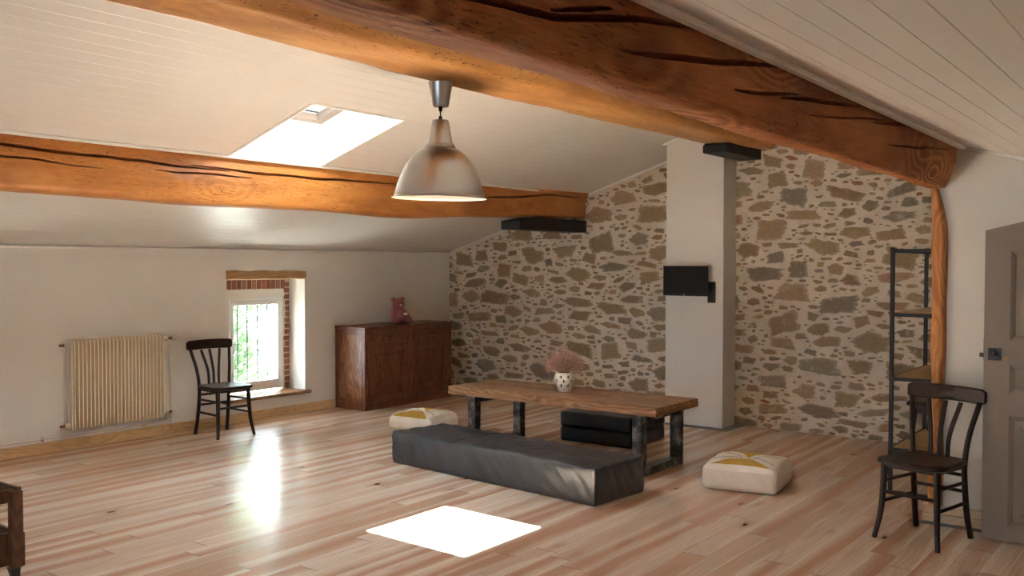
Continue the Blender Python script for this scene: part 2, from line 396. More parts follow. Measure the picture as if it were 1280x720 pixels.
# ------------------------------------------------------------------ skylight
def skylight(name, K):
    w2 = struct(name)
    b = MB()
    x0, x1, y0, y1, h = K['x0'], K['x1'], K['y0'], K['y1'], K['h']
    def sp(x, y, up): return (x, y, zl(x) + up)
    lo = [(x0, y0), (x1, y0), (x1, y1), (x0, y1)]
    b.add([sp(x, y, -.004) for x, y in lo] + [sp(x, y, h) for x, y in lo], [[i, (i + 1) % 4, 4 + (i + 1) % 4, 4 + i] for i in range(4)], M['trimw'])
    e = .05
    b.add([sp(x, y, .16) for x, y in lo] + [sp(x, y, h + .05) for x, y in ((x0 - e, y0 - e), (x1 + e, y0 - e), (x1 + e, y1 + e), (x0 - e, y1 + e))], [[(i + 1) % 4, i, 4 + i, 4 + (i + 1) % 4] for i in range(4)], M['trimw'])
    b.build('skylight_shaft', w2, 0)
    b = MB(); t = .03
    for (xa, ya), (xb, yb) in zip(lo, lo[1:] + lo[:1]):          # thin white edging round the opening
        b.sweep([sp(xa, ya, -.004), sp(xb, yb, -.004)], rect(.022, .014), M['trimw'])
    b.build('edging', w2, 30)
    b = MB(); i = .055; iy = .085
    inn = [(x0 + i, y0 + iy), (x1 - i, y0 + iy), (x1 - i, y1 - iy), (x0 + i, y1 - iy)]
    for z_a, z_b in ((h - .01, h + .05),):
        vs = [sp(x, y, z_a) for x, y in lo] + [sp(x, y, z_a) for x, y in inn] + [sp(x, y, z_b) for x, y in lo] + [sp(x, y, z_b) for x, y in inn]
        fs = []
        for k in range(4):
            k2 = (k + 1) % 4
            fs += [[k, k2, 4 + k2, 4 + k], [8 + k2, 8 + k, 12 + k, 12 + k2], [4 + k, 4 + k2, 12 + k2, 12 + k]]
        b.add(vs, fs, M['sash'])
    b.build('sash_frame', w2, 0)
    b = MB(); vs = [sp(x, y, h + .02) for x, y in inn]; b.add(vs, [[0, 1, 2, 3]], M['glass']); b.build('pane', w2, 0)
    b = MB(); b.tube([sp(x0 + .22, y1 - .45, h - .03), sp(x0 + .22, y1 - .22, h - .03)], .008, M['iron']); b.build('handle', w2)
skylight('window_2', SK)

# ------------------------------------------------------------------ window wall
WZ0, WZ1, WY0, WY1 = .235, 1.44, 5.75, 6.752
def wall_x(name, holes, ya, yb, z1, x, thick):
    """wall in the plane X=x, holes (y0,y1,z0,z1) cut through with reveals"""
    b = MB(); ys = sorted({ya, yb, *[q for h_ in holes for q in h_[:2]]}); zs = sorted({0, z1, *[q for h_ in holes for q in h_[2:]]})
    for a, c in zip(ys[:-1], ys[1:]):
        for d, e_ in zip(zs[:-1], zs[1:]):
            if any(h_[0] <= a and c <= h_[1] and h_[2] <= d and e_ <= h_[3] for h_ in holes): continue
            b.add([(x, a, d), (x, c, d), (x, c, e_), (x, a, e_)], [[0, 1, 2, 3]], M['plaster'])
            b.add([(x - thick, a, d), (x - thick, c, d), (x - thick, c, e_), (x - thick, a, e_)], [[3, 2, 1, 0]], M['render'])
    for h_ in holes:
        q = [(h_[0], h_[2]), (h_[1], h_[2]), (h_[1], h_[3]), (h_[0], h_[3])]
        b.add([(x, *p_) for p_ in q] + [(x - thick, *p_) for p_ in q], [[k, (k + 1) % 4, 4 + (k + 1) % 4, 4 + k] for k in range(4)], M['plaster'])
    return b.build(name, smooth=0, kind='structure')
W3 = (2.62, 3.26, .45, 1.30)
wall_x('wall_left', [(WY0, WY1, WZ0, WZ1), W3], YB - .2, YF + .2, 1.80, XL, .50)

def casement(name, y0, y1, z0, z1, ry0, ry1, rz0, rz1, bars, xf):
    w = struct(name)
    fw = .045
    b = MB()   # fixed frame
    for lo_, hi_ in (((xf - .06, y0, z0), (xf, y0 + fw, z1)), ((xf - .06, y1 - fw, z0), (xf, y1, z1)), ((xf - .06, y0 + fw, z0), (xf, y1 - fw, z0 + fw + .02)), ((xf - .06, y0 + fw, z1 - fw), (xf, y1 - fw, z1))):
        b.lohi(lo_, hi_, M['pvc'], .004)
    b.build('window_frame', w, 30)
    a = y0 + fw - .008; c = y1 - fw + .008; d = z0 + fw + .012; e_ = z1 - fw + .008; sw = .048
    b = MB()
    for lo_, hi_ in (((xf - .045, a, d), (xf + .018, a + sw, e_)), ((xf - .045, c - sw, d), (xf + .018, c, e_)), ((xf - .045, a + sw, d), (xf + .018, c - sw, d + sw)), ((xf - .045, a + sw, e_ - sw), (xf + .018, c - sw, e_))):
        b.lohi(lo_, hi_, M['pvc'], .006)
    s = b.build('sash', w, 30)
    b = MB(); x = xf - .015; b.add([(x, a + sw, d + sw), (x, c - sw, d + sw), (x, c - sw, e_ - sw), (x, a + sw, e_ - sw)], [[0, 1, 2, 3]], M['glass']); b.build('pane', w, 0)
    b = MB(); b.lohi((xf + .018, a + .016, (d + e_) / 2 - .03), (xf + .030, a + .036, (d + e_) / 2 + .03), M['pvc'], .004); b.box((xf + .04, a + .026, (d + e_) / 2 - .04), (.018, .02, .11), M['pvc'], .006); b.build('window_handle', s)
    # brickwork round the frame, set back in the reveal
    if bars:
        b = MB(); xb0, xb1 = xf - .10, xf + .0
        b.lohi((xb0, ry0, z1), (xb1 - .012, ry1, rz1), M['mortar'])
        b.lohi((xb0, y1 - .005, rz0), (xb1 - .012, ry1, z1), M['mortar']); b.lohi((xb0, ry0, rz0), (xb1 - .012, y0 + .005, z1), M['mortar'])
        def br(lo_, hi_):
            k = len(b.f); b.lohi(lo_, hi_, M['brick'], .004); t_ = R.uniform(.75, 1.2); r_ = R.random()
            cc = (.30 * t_, .095 * t_, .06 * t_) if r_ < .75 else (.38 * t_, .20 * t_, .13 * t_)
            for q in range(k, len(b.f)): b.c[q] = cc
        n = 15; pw = (ry1 - .055 - ry0) / n
        for k in range(n): br((xb0, ry0 + k * pw + .007, z1 + .085), (xb1, ry0 + (k + 1) * pw - .007, rz1 - .012))
        zz = rz0 + .02
        while zz < rz1 - .05:
            hh = .048 + R.uniform(-.005, .006)
            br((xb0, ry1 - .056 - R.uniform(0, .02), zz), (xb1, ry1 - .004, zz + hh))
            br((xb0, ry0 + .004, zz), (xb1, ry0 + .05 + R.uniform(0, .02), zz + hh)); zz += hh + .016
        for lo_, hi_ in (((xb0, ry0, z1 - .002), (xb1 - .004, ry1 - .062, z1 + .08)),): b.lohi(lo_, hi_, M['plaster'], .006)
        b.build('brick_surround', w, 30)
    # sill board
    b = MB(); b.lohi((xf - .02, ry0 - .06, rz0 - .028), (XL + .055, ry1 + .05, rz0 + .004), M['sill'], .006); b.build('window_sill', w, 30)
    # lintel of rough oak
    b = MB(); pts = [(XL - .10, ry0 - .005 + (ry1 - ry0 + .01) * k / 20, rz1 + .045 + .004 * math.sin(k * .9)) for k in range(21)]
    def sec(t):
        hh = .094 - .010 * t + .006 * noise.noise(Vector((t * 5, 3, 0)))
        return [(x_ * .24, y_ * hh) for x_, y_ in [(.5, -.42), (.52, 0), (.5, .38), (.44, .5), (-.5, .5), (-.5, -.5), (.44, -.5)]]
    b.sweep(pts, sec, M['lintel']); b.build('lintel', w, 50)
    if bars:
        for yb_ in (6.05, 6.175, 6.30, 6.436, 6.565, 6.69):
            b = MB(); b.tube([(XL - .40, yb_, rz0), (XL - .40, yb_, rz1 - .10)], .008, M['iron']); b.build('window_bar', w)
        b = MB(); b.lohi((XL - .41, ry0, rz1 - .26), (XL - .395, ry1, rz1 - .235), M['iron'], .002); b.build('bar_rail', w)
    return w
casement('window_1', 5.925, 6.66, .255, 1.25, WY0, WY1, WZ0, WZ1, True, -8.12)
casement('window_3', 2.66, 3.22, .47, 1.26, W3[0], W3[1], W3[2], W3[3], False, -8.12)

# ------------------------------------------------------------------ stone gable
def gable(name, xa, xb, y, seed, ztop_pad=.02, x_first=None):
    rr = random.Random(seed); rn = np.random.default_rng(seed)
    b = MB(); n = 60
    xs = [xa + (xb - xa) * k / n for k in range(n + 1)]
    for p_, q in zip(xs[:-1], xs[1:]):
        if p_ < XRIDGE < q: pass
        b.add([(p_, y, 0), (q, y, 0), (q, y, zc(q) + .1), (p_, y, zc(p_) + .1)], [[0, 1, 2, 3]], M['mortar'])
    b.add([(xa, y + .35, 0), (xb, y + .35, 0), (xb, y + .35, zc(xb) + .1), (xa, y + .35, zc(xa) + .1)], [[3, 2, 1, 0]], M['render'])
    res = 100; W = int((xb - xa) * res) + 1; H = 310
    occ = np.zeros((H, W), bool)
    X, Z = np.meshgrid((np.arange(W) + .5) / res + xa, (np.arange(H) + .5) / res)
    occ |= Z > np.vectorize(zc)(X) - .03
    stones = []
    for a0, a1, ratio, tries, mar in ((.125, .20, .42, 190 * (xb - xa), .017), (.07, .125, .46, 750 * (xb - xa), .013), (.042, .075, .48, 1700 * (xb - xa), .010), (.024, .045, .48, 2600 * (xb - xa), .008), (.013, .025, .55, 1500 * (xb - xa), .007)):
        for _ in range(int(tries)):
            a = rr.uniform(a0, a1); q = a * ratio * rr.uniform(.60, 1.4); th = rr.gauss(0, .13)
            cx, cz = rr.uniform(xa + .02, xb - .02), rr.uniform(.02, 3.0)
            i0, i1 = max(0, int((cx - a - .06 - xa) * res)), min(W, int((cx + a + .06 - xa) * res)); j0, j1 = max(0, int((cz - a - .06) * res)), min(H, int((cz + a + .06) * res))
            if i1 <= i0 or j1 <= j0: continue
            if occ[min(H - 1, int(cz * res)), min(W - 1, int((cx - xa) * res))]: continue
            dx = X[j0:j1, i0:i1] - cx; dz = Z[j0:j1, i0:i1] - cz
            u = (dx * math.cos(th) + dz * math.sin(th)); v = (-dx * math.sin(th) + dz * math.cos(th))
            ins = (np.abs(u) / (a + mar)) ** 2.6 + (np.abs(v) / (q + mar)) ** 2.6 < 1
            if (occ[j0:j1, i0:i1] & ins).any(): continue
            ins2 = (np.abs(u) / (a + mar * .4)) ** 2.6 + (np.abs(v) / (q + mar * .4)) ** 2.6 < 1
            occ[j0:j1, i0:i1] |= ins2
            stones.append((cx, cz, a, q, th))
    for cx, cz, a, q, th in stones:
        n = 34 if a > .06 else 18
        k0 = rr.uniform(0, 99); hgt = min(.015, .005 + .07 * q)
        nc = rr.choice((4, 4, 4, 5, 5, 6)); ca = sorted((2 * PI * (i + .5 + rr.uniform(-.24, .24)) / nc) % (2 * PI) for i in range(nc)); cr_ = {4: 1.24, 5: 1.12, 6: 1.04}[nc]; crn = []
        for t in ca: f_ = cr_ * rr.uniform(.84, 1.06); crn.append((math.cos(t) * f_, math.sin(t) * f_))
        def poly(an):
            an %= 2 * PI
            for i in range(nc):
                p0, p1 = crn[i], crn[(i + 1) % nc]; a0 = ca[i]; a1 = ca[(i + 1) % nc] + (2 * PI if i == nc - 1 else 0); aa = an if an >= ca[0] else an + 2 * PI
                if a0 <= aa <= a1:
                    dx, dz = math.cos(an), math.sin(an); ex, ez = p1[0] - p0[0], p1[1] - p0[1]
                    den = dx * ez - dz * ex
                    return min(1.3, max(.62, (p0[0] * ez - p0[1] * ex) / den)) if abs(den) > 1e-6 else 1
            return 1
        r_ = rr.random(); t_ = rr.uniform(.78, 1.25)
        if r_ < .50: col = (.37, .265, .155)
        elif r_ < .64: col = (.31, .255, .18)
        elif r_ < .86: col = (.42, .29, .16)
        elif r_ < .95: col = (.27, .23, .18)
        else: col = (.38, .22, .14)
        if a < .085 and .25 < a / max(q, .01) * .1 and ((cz > 2.15 and rr.random() < .35) or rr.random() < .04): col = (.36, .125, .075)
        col = tuple(x * t_ * rr.uniform(.95, 1.05) for x in col)
        vs, fs = [], []
        for ring, (sc, dep) in enumerate(((1.06, .0015), (.97, -hgt * .5), (.82, -hgt * .9), (.42, -hgt))):
            for k in range(n):
                an = 2 * PI * k / n; cs, sn = math.cos(an), math.sin(an)
                rad = 1.04 * poly(an) * (1 + .12 * noise.noise(Vector((cs * 1.5 + k0, sn * 1.5, 1))) + .24 * noise.noise(Vector((cs * 4.5 + k0, sn * 4.5, 5))) + .10 * noise.noise(Vector((cs * 10 + k0, sn * 10, 5))))
                u, v = cs * rad * a * sc, sn * rad * q * sc
                dd = dep + (.007 * noise.noise(Vector((u * 22 + k0, v * 22, 2))) if ring else 0)
                vs.append((cx + u * math.cos(th) - v * math.sin(th), y + dd, max(.002, cz + u * math.sin(th) + v * math.cos(th))))
        for g_ in range(3):
            for k in range(n): fs.append([g_ * n + k, g_ * n + (k + 1) % n, (g_ + 1) * n + (k + 1) % n, (g_ + 1) * n + k])
        fs.append([3 * n + k for k in range(n)])
        k_ = len(b.c); b.add(vs, fs, M['stone'], col); mo = (.70, .60, .48)
        for q_ in range(2 * n):                       # mortar lipped over the rim of each stone
            w_ = (.75 if q_ < n else .28) * rr.uniform(.5, 1.2); w_ = min(1, w_); b.c[k_ + q_] = tuple(x * (1 - w_) + y_ * w_ for x, y_ in zip(col, mo))
    return b.build(name, smooth=60, kind='structure')
gable('wall_back', XL - .05, CL + .10, YF, 11)
gable('wall_back.001', CR - .10, XR + .1, YG, 5)

# ------------------------------------------------------------------ chimney breast, partition and unseen walls
b = MB()
zt = 1.765
b.add([(CL, YC, 0), (CR, YC, 0), (CR, YF + .2, 0), (CL, YF + .2, 0), (CL, YC, zt), (CR, YC, zt), (CR, YF + .2, zt), (CL, YF + .2, zt)], [[0, 1, 5, 4], [1, 2, 6, 5], [3, 0, 4, 7], [4, 5, 6, 7]], M['plaster'])
u = .006
b.add([(CL, YC + u, zt), (CR - u, YC + u, zt), (CR - u, YF + .2, zt), (CL, YF + .2, zt), (CL, YC + u, zl(CL) + .1), (CR - u, YC + u, zl(CR) + .1), (CR - u, YF + .2, zl(CR) + .1), (CL, YF + .2, zl(CL) + .1)], [[0, 1, 5, 4], [1, 2, 6, 5], [3, 0, 4, 7]], M['plaster'])
b.build('wall_chimney', smooth=0, kind='structure')
b = MB()   # cement joint in the floor round the chimney foot
b.lohi((CL - .11, YC - .10, -.01), (CR + .10, YC - .0, .003), M['cement']); b.lohi((CR, YC, -.01), (CR + .10, YG - .01, .003), M['cement'])
b.build('trim_1', smooth=0, kind='structure')

b = MB(); T = .16                                             # partition with a doorway beyond the frame
xp0 = -1.40; xs0 = -1.30; dx0, dx1, dz = -.28, .44, 1.72
def slab(xa, xb, z0, z1f):
    n = max(1, int((xb - xa) / .25)); xs = [xa + (xb - xa) * k / n for k in range(n + 1)]
    for p_, q in zip(xs[:-1], xs[1:]):
        b.add([(p_, YP, z0), (q, YP, z0), (q, YP, z1f(q)), (p_, YP, z1f(p_)), (p_, YP + T, z0), (q, YP + T, z0), (q, YP + T, z1f(q)), (p_, YP + T, z1f(p_))], [[0, 1, 2, 3], [7, 6, 5, 4]], M['plaster'])
top = lambda x: zr(x) + .06
slab(xs0, dx0, 0, top); slab(dx1, XR + .1, 0, top)
b.add([(dx0, YP, 1.70), (dx1, YP, 1.70), (dx1, YP, top(dx1)), (dx0, YP, top(dx0)), (dx0, YP + T, 1.70), (dx1, YP + T, 1.70), (dx1, YP + T, top(dx1)), (dx0, YP + T, top(dx0))], [[0, 1, 2, 3], [7, 6, 5, 4], [1, 0, 4, 5]], M['plaster'])
def post_r(z): return -1.322 - .014 * (1 - z / 2.07) + .010 * noise.noise(Vector((5, 2, z * 2.2))) - (.055 * max(0, (z - 1.78) / .3) ** 1.5)
zs = [2.07 * k / 40 for k in range(41)]                       # the plaster follows the crooked post
for za, zb in zip(zs[:-1], zs[1:]):
    xa, xb = post_r(za) + .002, post_r(zb) + .002
    b.add([(xa, YP, za), (xs0, YP, za), (xs0, YP, zb), (xb, YP, zb), (xa, YP + T, za), (xs0, YP + T, za), (xs0, YP + T, zb), (xb, YP + T, zb)], [[0, 1, 2, 3], [7, 6, 5, 4], [4, 0, 3, 7]], M['plaster'])
xt = post_r(2.07) + .002
b.add([(xt, YP, 2.07), (xs0, YP, 2.07), (xs0, YP, top(xs0)), (xt, YP, top(xt)), (xt, YP + T, 2.07), (xs0, YP + T, 2.07), (xs0, YP + T, top(xs0)), (xt, YP + T, top(xt))], [[0, 1, 2, 3], [7, 6, 5, 4], [4, 0, 3, 7]], M['plaster'])
for x, s_ in ((dx0, -1), (dx1, 1)):
    f = [[0, 1, 2, 3]] if s_ > 0 else [[3, 2, 1, 0]]
    b.add([(x, YP, 0), (x, YP, top(x)), (x, YP + T, top(x)), (x, YP + T, 0)], f, M['plaster'])
b.build('wall_partition', smooth=0, kind='structure')
b = MB(); b.lohi((XR, YB - .2, 0), (XR + .2, YF + .2, 1.75), M['plaster']); b.build('wall_right', smooth=0, kind='structure')
b = MB(); fx0, fx1, fz0, fz1 = -3.2, -2.0, .85, 1.90          # wall behind the camera, with one window
xs = sorted([XL + (XR - XL) * k / 40 for k in range(41)] + [fx0, fx1, XRIDGE])
for p_, q in zip(xs[:-1], xs[1:]):
    inside = fx0 - 1e-6 <= p_ and q <= fx1 + 1e-6
    for za, zb in (((0, 0), (fz0, fz0)), ((fz1, fz1), (zc(p_) + .1, zc(q) + .1))) if inside else (((0, 0), (zc(p_) + .1, zc(q) + .1)),):
        b.add([(p_, YB, za[0]), (q, YB, za[1]), (q, YB, zb[1]), (p_, YB, zb[0]), (p_, YB - .3, za[0]), (q, YB - .3, za[1]), (q, YB - .3, zb[1]), (p_, YB - .3, zb[0])], [[3, 2, 1, 0], [4, 5, 6, 7]], M['plaster'])
q = [(fx0, fz0), (fx1, fz0), (fx1, fz1), (fx0, fz1)]
b.add([(x, YB, z) for x, z in q] + [(x, YB - .3, z) for x, z in q], [[k, 4 + k, 4 + (k + 1) % 4, (k + 1) % 4] for k in range(4)], M['plaster'])
b.build('wall_front', smooth=0, kind='structure')

w4 = struct('window_4'); b = MB(); y_ = YB - .16
for lo_, hi_ in (((fx0, y_ - .03, fz0), (fx0 + .06, y_ + .03, fz1)), ((fx1 - .06, y_ - .03, fz0), (fx1, y_ + .03, fz1)), ((fx0 + .06, y_ - .03, fz0), (fx1 - .06, y_ + .03, fz0 + .07)), ((fx0 + .06, y_ - .03, fz1 - .06), (fx1 - .06, y_ + .03, fz1)), (((fx0 + fx1) / 2 - .04, y_ - .03, fz0 + .07), ((fx0 + fx1) / 2 + .04, y_ + .03, fz1 - .06))): b.lohi(lo_, hi_, M['pvc'], .005)
b.build('window_frame', w4, 30); b = MB(); b.add([(fx0 + .05, y_, fz0 + .06), (fx1 - .05, y_, fz0 + .06), (fx1 - .05, y_, fz1 - .05), (fx0 + .05, y_, fz1 - .05)], [[3, 2, 1, 0]], M['glass']); b.build('pane', w4, 0)
# baseboards and white edge trims
b = MB(); b.lohi((XL, YB, .0), (XL + .022, 7.15, .092), M['pine'], .004); b.build('baseboard_left', smooth=30, kind='structure')
b = MB()
for za, zb in ((.004, .056), (.060, .112)):
    b.lohi((xp0 - .045, YP - .028, za), (dx0 - .02, YP, zb), M['pinex'], .003); b.lohi((xp0 - .045, YP, za), (xp0 - .012, YP + T, zb), M['pine'], .003)
b.build('baseboard_right', smooth=30, kind='structure')
b = MB(); b.lohi((xp0 - .11, YP - .085, -.01), (dx0 - .02, YP - .028, .003), M['cement']); b.build('trim_2', smooth=0, kind='structure')
def rake(name, xa, xb, y, w=.022):
    b = MB(); b.sweep([(xa, y - w / 2, zc(xa) - .012), (xb, y - w / 2, zc(xb) - .012)], rect(w, .026, .3), M['trimw']); b.build(name, smooth=40, kind='structure')
rake('trim_3', XL, CL, YF); rake('trim_4', CL - .03, XRIDGE - .05, YC); rake('trim_5', -3.4, -1.2, YG)
rake('trim_6', -1.25, XR, YP, .014)
b = MB(); b.sweep([(XL + .012, YB, 1.738), (XL + .012, YF, 1.738)], rect(.024, .024, .3), M['trimw']); b.build('trim_7', smooth=40, kind='structure')

# ------------------------------------------------------------------ beams
def beam(name, label, y0, y1, prof, mat, amp, seed, cracks=(), ny=None, npts=170, face=None):
    """old timber along Y; prof(y) -> corner loop [(x,z,r)]; cracks: [(y,z)] polylines with width & depth, pushed into the face that looks at +X"""
    ny = ny or int((y1 - y0) / .028); vs = []
    for i in range(ny + 1):
        y = y0 + (y1 - y0) * i / ny
        loop = rounded(prof(y), npts)
        cx = sum(p_[0] for p_ in loop) / len(loop); cz = sum(p_[1] for p_ in loop) / len(loop)
        for x, z in loop:
            P_ = Vector((x * 4.2, y * 1.3, z * 4.2 + seed)); Q = Vector((x * 16, y * 5., z * 16 + seed)); Q3 = Vector((x * 60, y * 22., z * 60 + seed))
            d = amp * (noise.noise(P_) + .35 * noise.noise(Q) + .10 * noise.noise(Q3))
            dx, dz = x - cx, z - cz; L = math.hypot(dx, dz) or 1
            x2, z2 = x + dx / L * d, z + dz / L * d
            push = 0
            if dx > 0:
                for pts, w, dep in cracks:
                    if y < pts[0][0] or y > pts[-1][0]: continue
                    for (ya, za), (yb, zb) in zip(pts[:-1], pts[1:]):
                        if ya <= y <= yb:
                            t = (y - ya) / (yb - ya); T_ = (y - pts[0][0]) / (pts[-1][0] - pts[0][0])
                            zz = za + (zb - za) * t + .006 * noise.noise(Vector((y * 4, za * 9, seed)))
                            ww = w * max(.12, math.sin(PI * min(1, max(0, T_))) ** .5)
                            q = abs(z - zz) / ww
                            if q < 1: push = max(push, dep * 1.5 * (1 - q ** 4) * math.sin(PI * T_) ** .25)
                            break
            vs.append((x2 - push, y, z2))
    k = npts; fs = [[i * k + j, i * k + (j + 1) % k, (i + 1) * k + (j + 1) % k, (i + 1) * k + j] for i in range(ny) for j in range(k)]
    fs += [list(range(k)), [ny * k + j for j in range(k)][::-1]]
    b = MB(); b.add(vs, fs, mat); o = b.build(name, smooth=70, flip=True)
    return tag(o, label, 'beam', 'old roof beams')
def rounded(corners, npts):
    """corner loop with fillet radii resampled to npts, denser where weight > 1"""
    n = len(corners); pts = []
    for i in range(n):
        x, z, r = corners[i][:3]; p0 = Vector(corners[i - 1][:2]); p1 = Vector((x, z)); p2 = Vector(corners[(i + 1) % n][:2])
        a = p1 + (p0 - p1).normalized() * r; c = p1 + (p2 - p1).normalized() * r
        for k in range(7):
            t = k / 6; pts.append(a * (1 - t) ** 2 + p1 * 2 * t * (1 - t) + c * t * t)
    cx = sum(p_.x for p_ in pts) / len(pts)
    L = [0]
    for i in range(len(pts)):
        q = pts[(i + 1) % len(pts)]; w = 2.6 if (pts[i].x + q.x) / 2 > cx else .7
        L.append(L[-1] + (q - pts[i]).length * w)
    out = []; i = 0
    for k in range(npts):
        s_ = L[-1] * k / npts
        while L[i + 1] < s_: i += 1
        t = (s_ - L[i]) / max(1e-9, L[i + 1] - L[i]); q = pts[i] * (1 - t) + pts[(i + 1) % len(pts)] * t
        out.append((q.x, q.y))
    return out
# loops run counter-clockwise seen from -Y (x right, z up)
def prof_big(y):
    w = .012 * math.sin(y * 1.1 + 1)
    xr = -1.275 + w * .3 - .028 * min(1, max(0, (y - 2) / 2)); zb = 2.090 + .005 * math.sin(y * .9) - .016 * max(0, min(1, (y - 5.2) / .8)); r_ = .045 - .028 * min(1, max(0, (y - 3.5) / 2.5))
    return [(xr - .045, zb, r_), (xr, zb + .09, .05), (-1.27, zr(-1.27) + .03, .02), (-1.60, zr(-1.6) + .03, .03), (-1.535, zb + .13, .06), (-1.470 + w * .5, zb + .012, .03)]
beam('ceiling_beam', 'largest dark orange timber beam with long black cracks, resting on the wooden post', YB + .2, YP + .10, prof_big, M['beam'], .012, 3.0,
     [([(1.3, 2.15), (1.703, 2.181), (1.896, 2.197), (2.203, 2.255), (2.749, 2.345)], .009, .045), ([(1.85, 2.205), (2.12, 2.265)], .006, .03), ([(2.2, 2.176), (2.584, 2.215), (2.872, 2.257), (3.364, 2.322)], .010, .05),
      ([(2.969, 2.186), (3.213, 2.209), (3.532, 2.249)], .007, .035), ([(3.367, 2.214), (3.805, 2.267), (4.283, 2.309)], .009, .045), ([(3.707, 2.19), (4.728, 2.3)], .006, .03), ([(4.5, 2.262), (5.175, 2.314)], .007, .03), ([(4.803, 2.192), (5.702, 2.253)], .006, .025), ([(5.3, 2.23), (6.1, 2.285)], .005, .02)], npts=340, ny=760)
def prof_ridge(y):
    w = .03 * math.sin(y * .8 + .5) + .012 * math.sin(y * 2.3)
    return [(-3.45 + w * .5, 2.715, .05), (-3.42, zr(-3.42) + .03, .03), (XRIDGE, 3.04, .05), (-3.97, zl(-3.97) + .03, .03), (-3.90 + w * .6, 2.75, .06), (-3.82 + w, 2.715, .05)]
beam('ceiling_beam.001', 'orange ridge beam from which the silver pendant lamp hangs', YB + .2, YG + .1, prof_ridge, M['ridge'], .014, 9.0, [], npts=120)
def prof_low(y):
    w = .010 * math.sin(y * .9) + .006 * math.sin(y * 2.7); e = max(0, (y - 6.5)) * .04
    return [(-5.865 + e * .5, 2.035 + w + e * .9, .05), (-5.845 + e * .3, 2.20 + e, .06), (-5.86 + e, zl(-5.86) + .04, .02), (-6.20, zl(-6.2) + .03, .02), (-6.17, 2.10 + w, .07), (-6.06, 2.035 + w + e * .9, .06)]
beam('ceiling_beam.002', 'lower orange beam crossing below the skylight with a long dark split', YB + .2, YF + .1, prof_low, M['purlin'], .013, 21.0,
     [([(1.5, 2.33), (2.67, 2.316), (3.113, 2.301), (3.646, 2.292), (4.3, 2.284)], .011, .05), ([(3.706, 2.242), (4.055, 2.247), (4.51, 2.253)], .007, .03), ([(4.0, 2.307), (4.473, 2.297), (5.184, 2.295), (6.12, 2.318)], .010, .045),
      ([(6.0, 2.29), (6.7, 2.30)], .007, .03), ([(7.2, 2.255), (7.7, 2.285), (8.3, 2.345), (9.1, 2.35)], .011, .045), ([(2.4, 2.245), (2.909, 2.242), (3.3, 2.222)], .006, .03)], npts=200)
# white beading where the boards meet the beams
b = MB()
for x, q in ((-5.812, 1), (-1.245, 2)):
    w_ = .026 if q == 1 else .04
    b.sweep([(x, YB, zc(x) - .010), (x, YF if q == 1 else YP, zc(x) - .010)], rect(w_, .024, .3), M['trimw'])
b.build('trim_8', smooth=40, kind='structure')

# corbels: black stubs carrying the beam ends
def corbel(name, label, x0, x1, y0, y1, z0, z1, cut):
    b = MB(); pr = [(y0, z0 + .004), (y0 + .012, z0), (y1, z0), (y1, z1), (y0 + cut, z1), (y0, z1 - (z1 - z0) * .32)]
    vs = [(x0, *q) for q in pr] + [(x1, *q) for q in pr]; n = len(pr)
    b.add(vs, [list(range(n)), [n + i for i in range(n)][::-1]] + [[i, n + i, n + (i + 1) % n, (i + 1) % n] for i in range(n)], M['blackwood'])
    o = b.build(name, smooth=0, flip=True); md = o.modifiers.new('bevel', 'BEVEL'); md.width = .006; md.segments = 2
    return tag(o, label, 'corbel', 'black beam corbels')
corbel('corbel', 'black wooden corbel under the lower beam at the stone wall', -6.05, -5.80, 7.86, YF + .05, 1.965, 2.10, .30)
corbel('corbel.001', 'black wooden corbel under the ridge beam in front of the chimney', -3.80, -3.57, 7.98, YG + .05, 2.625, 2.725, .06)

# wooden post at the partition end
b = MB(); pts = []
for k in range(61):
    z = .114 + (2.075 - .114) * k / 60; pts.append((0, 0, z))
vs, n = [], 28
for _, _, z in pts:
    h = z / 2.07
    xl = -1.42 + .018 * noise.noise(Vector((1, 2, z * 1.7))) + .006; xr = post_r(z)
    for j in range(n):
        a = 2 * PI * j / n; e = 4
        cs, sn = math.cos(a), math.sin(a); r_ = (abs(cs) ** e + abs(sn) ** e) ** (-1 / e)
        x = (xl + xr) / 2 + cs * r_ * (xr - xl) / 2; y = 6.275 + sn * r_ * .085
        d = .006 * noise.noise(Vector((x * 20, y * 20, z * 5))) * (cs < 0)
        vs.append((x + d, y + d, z))
k = n; m_ = len(pts)
b.add(vs, [[i * k + j, i * k + (j + 1) % k, (i + 1) * k + (j + 1) % k, (i + 1) * k + j] for i in range(m_ - 1) for j in range(k)] + [list(range(k))[::-1], [(m_ - 1) * k + j for j in range(k)]], M['post'])
tag(b.build('wooden_post', smooth=60), 'narrow rough orange timber post under the largest beam at the white wall', 'post')

# ------------------------------------------------------------------ pendant lamp
lx, ly = -3.825, 4.36
t = empty('pendant_lamp', 'brushed silver bell shaped pendant lamp hanging from the ridge beam', 'lamp', (lx, ly, 0))
b = MB(); b.lathe([(0, 2.725), (.070, 2.725), (.075, 2.718), (.053, 2.578), (.048, 2.566), (0, 2.566)], (0, 0, 0), M['alu'], 40); b.build('ceiling_cup', t, 40)
b = MB(); b.tube([(0, 0, 2.575), (0, 0, 2.48)], .0042, M['plastic'], 12)
b.lathe([(0, 2.566), (.012, 2.566), (.011, 2.54), (.005, 2.536)], (0, 0, 0), M['plastic'], 16); b.lathe([(.005, 2.51), (.011, 2.506), (.013, 2.478), (0, 2.478)], (0, 0, 0), M['plastic'], 16); b.build('cord', t)
tilt = Matrix.Rotation(math.radians(1.2), 4, 'Y')
def lt(prof, name, mat, n=72, closed=False):
    b = MB(); b.lathe([(r, z - 2.48) for r, z in prof], (0, 0, 2.48), mat, n, tilt, closed); return b.build(name, t, 35)
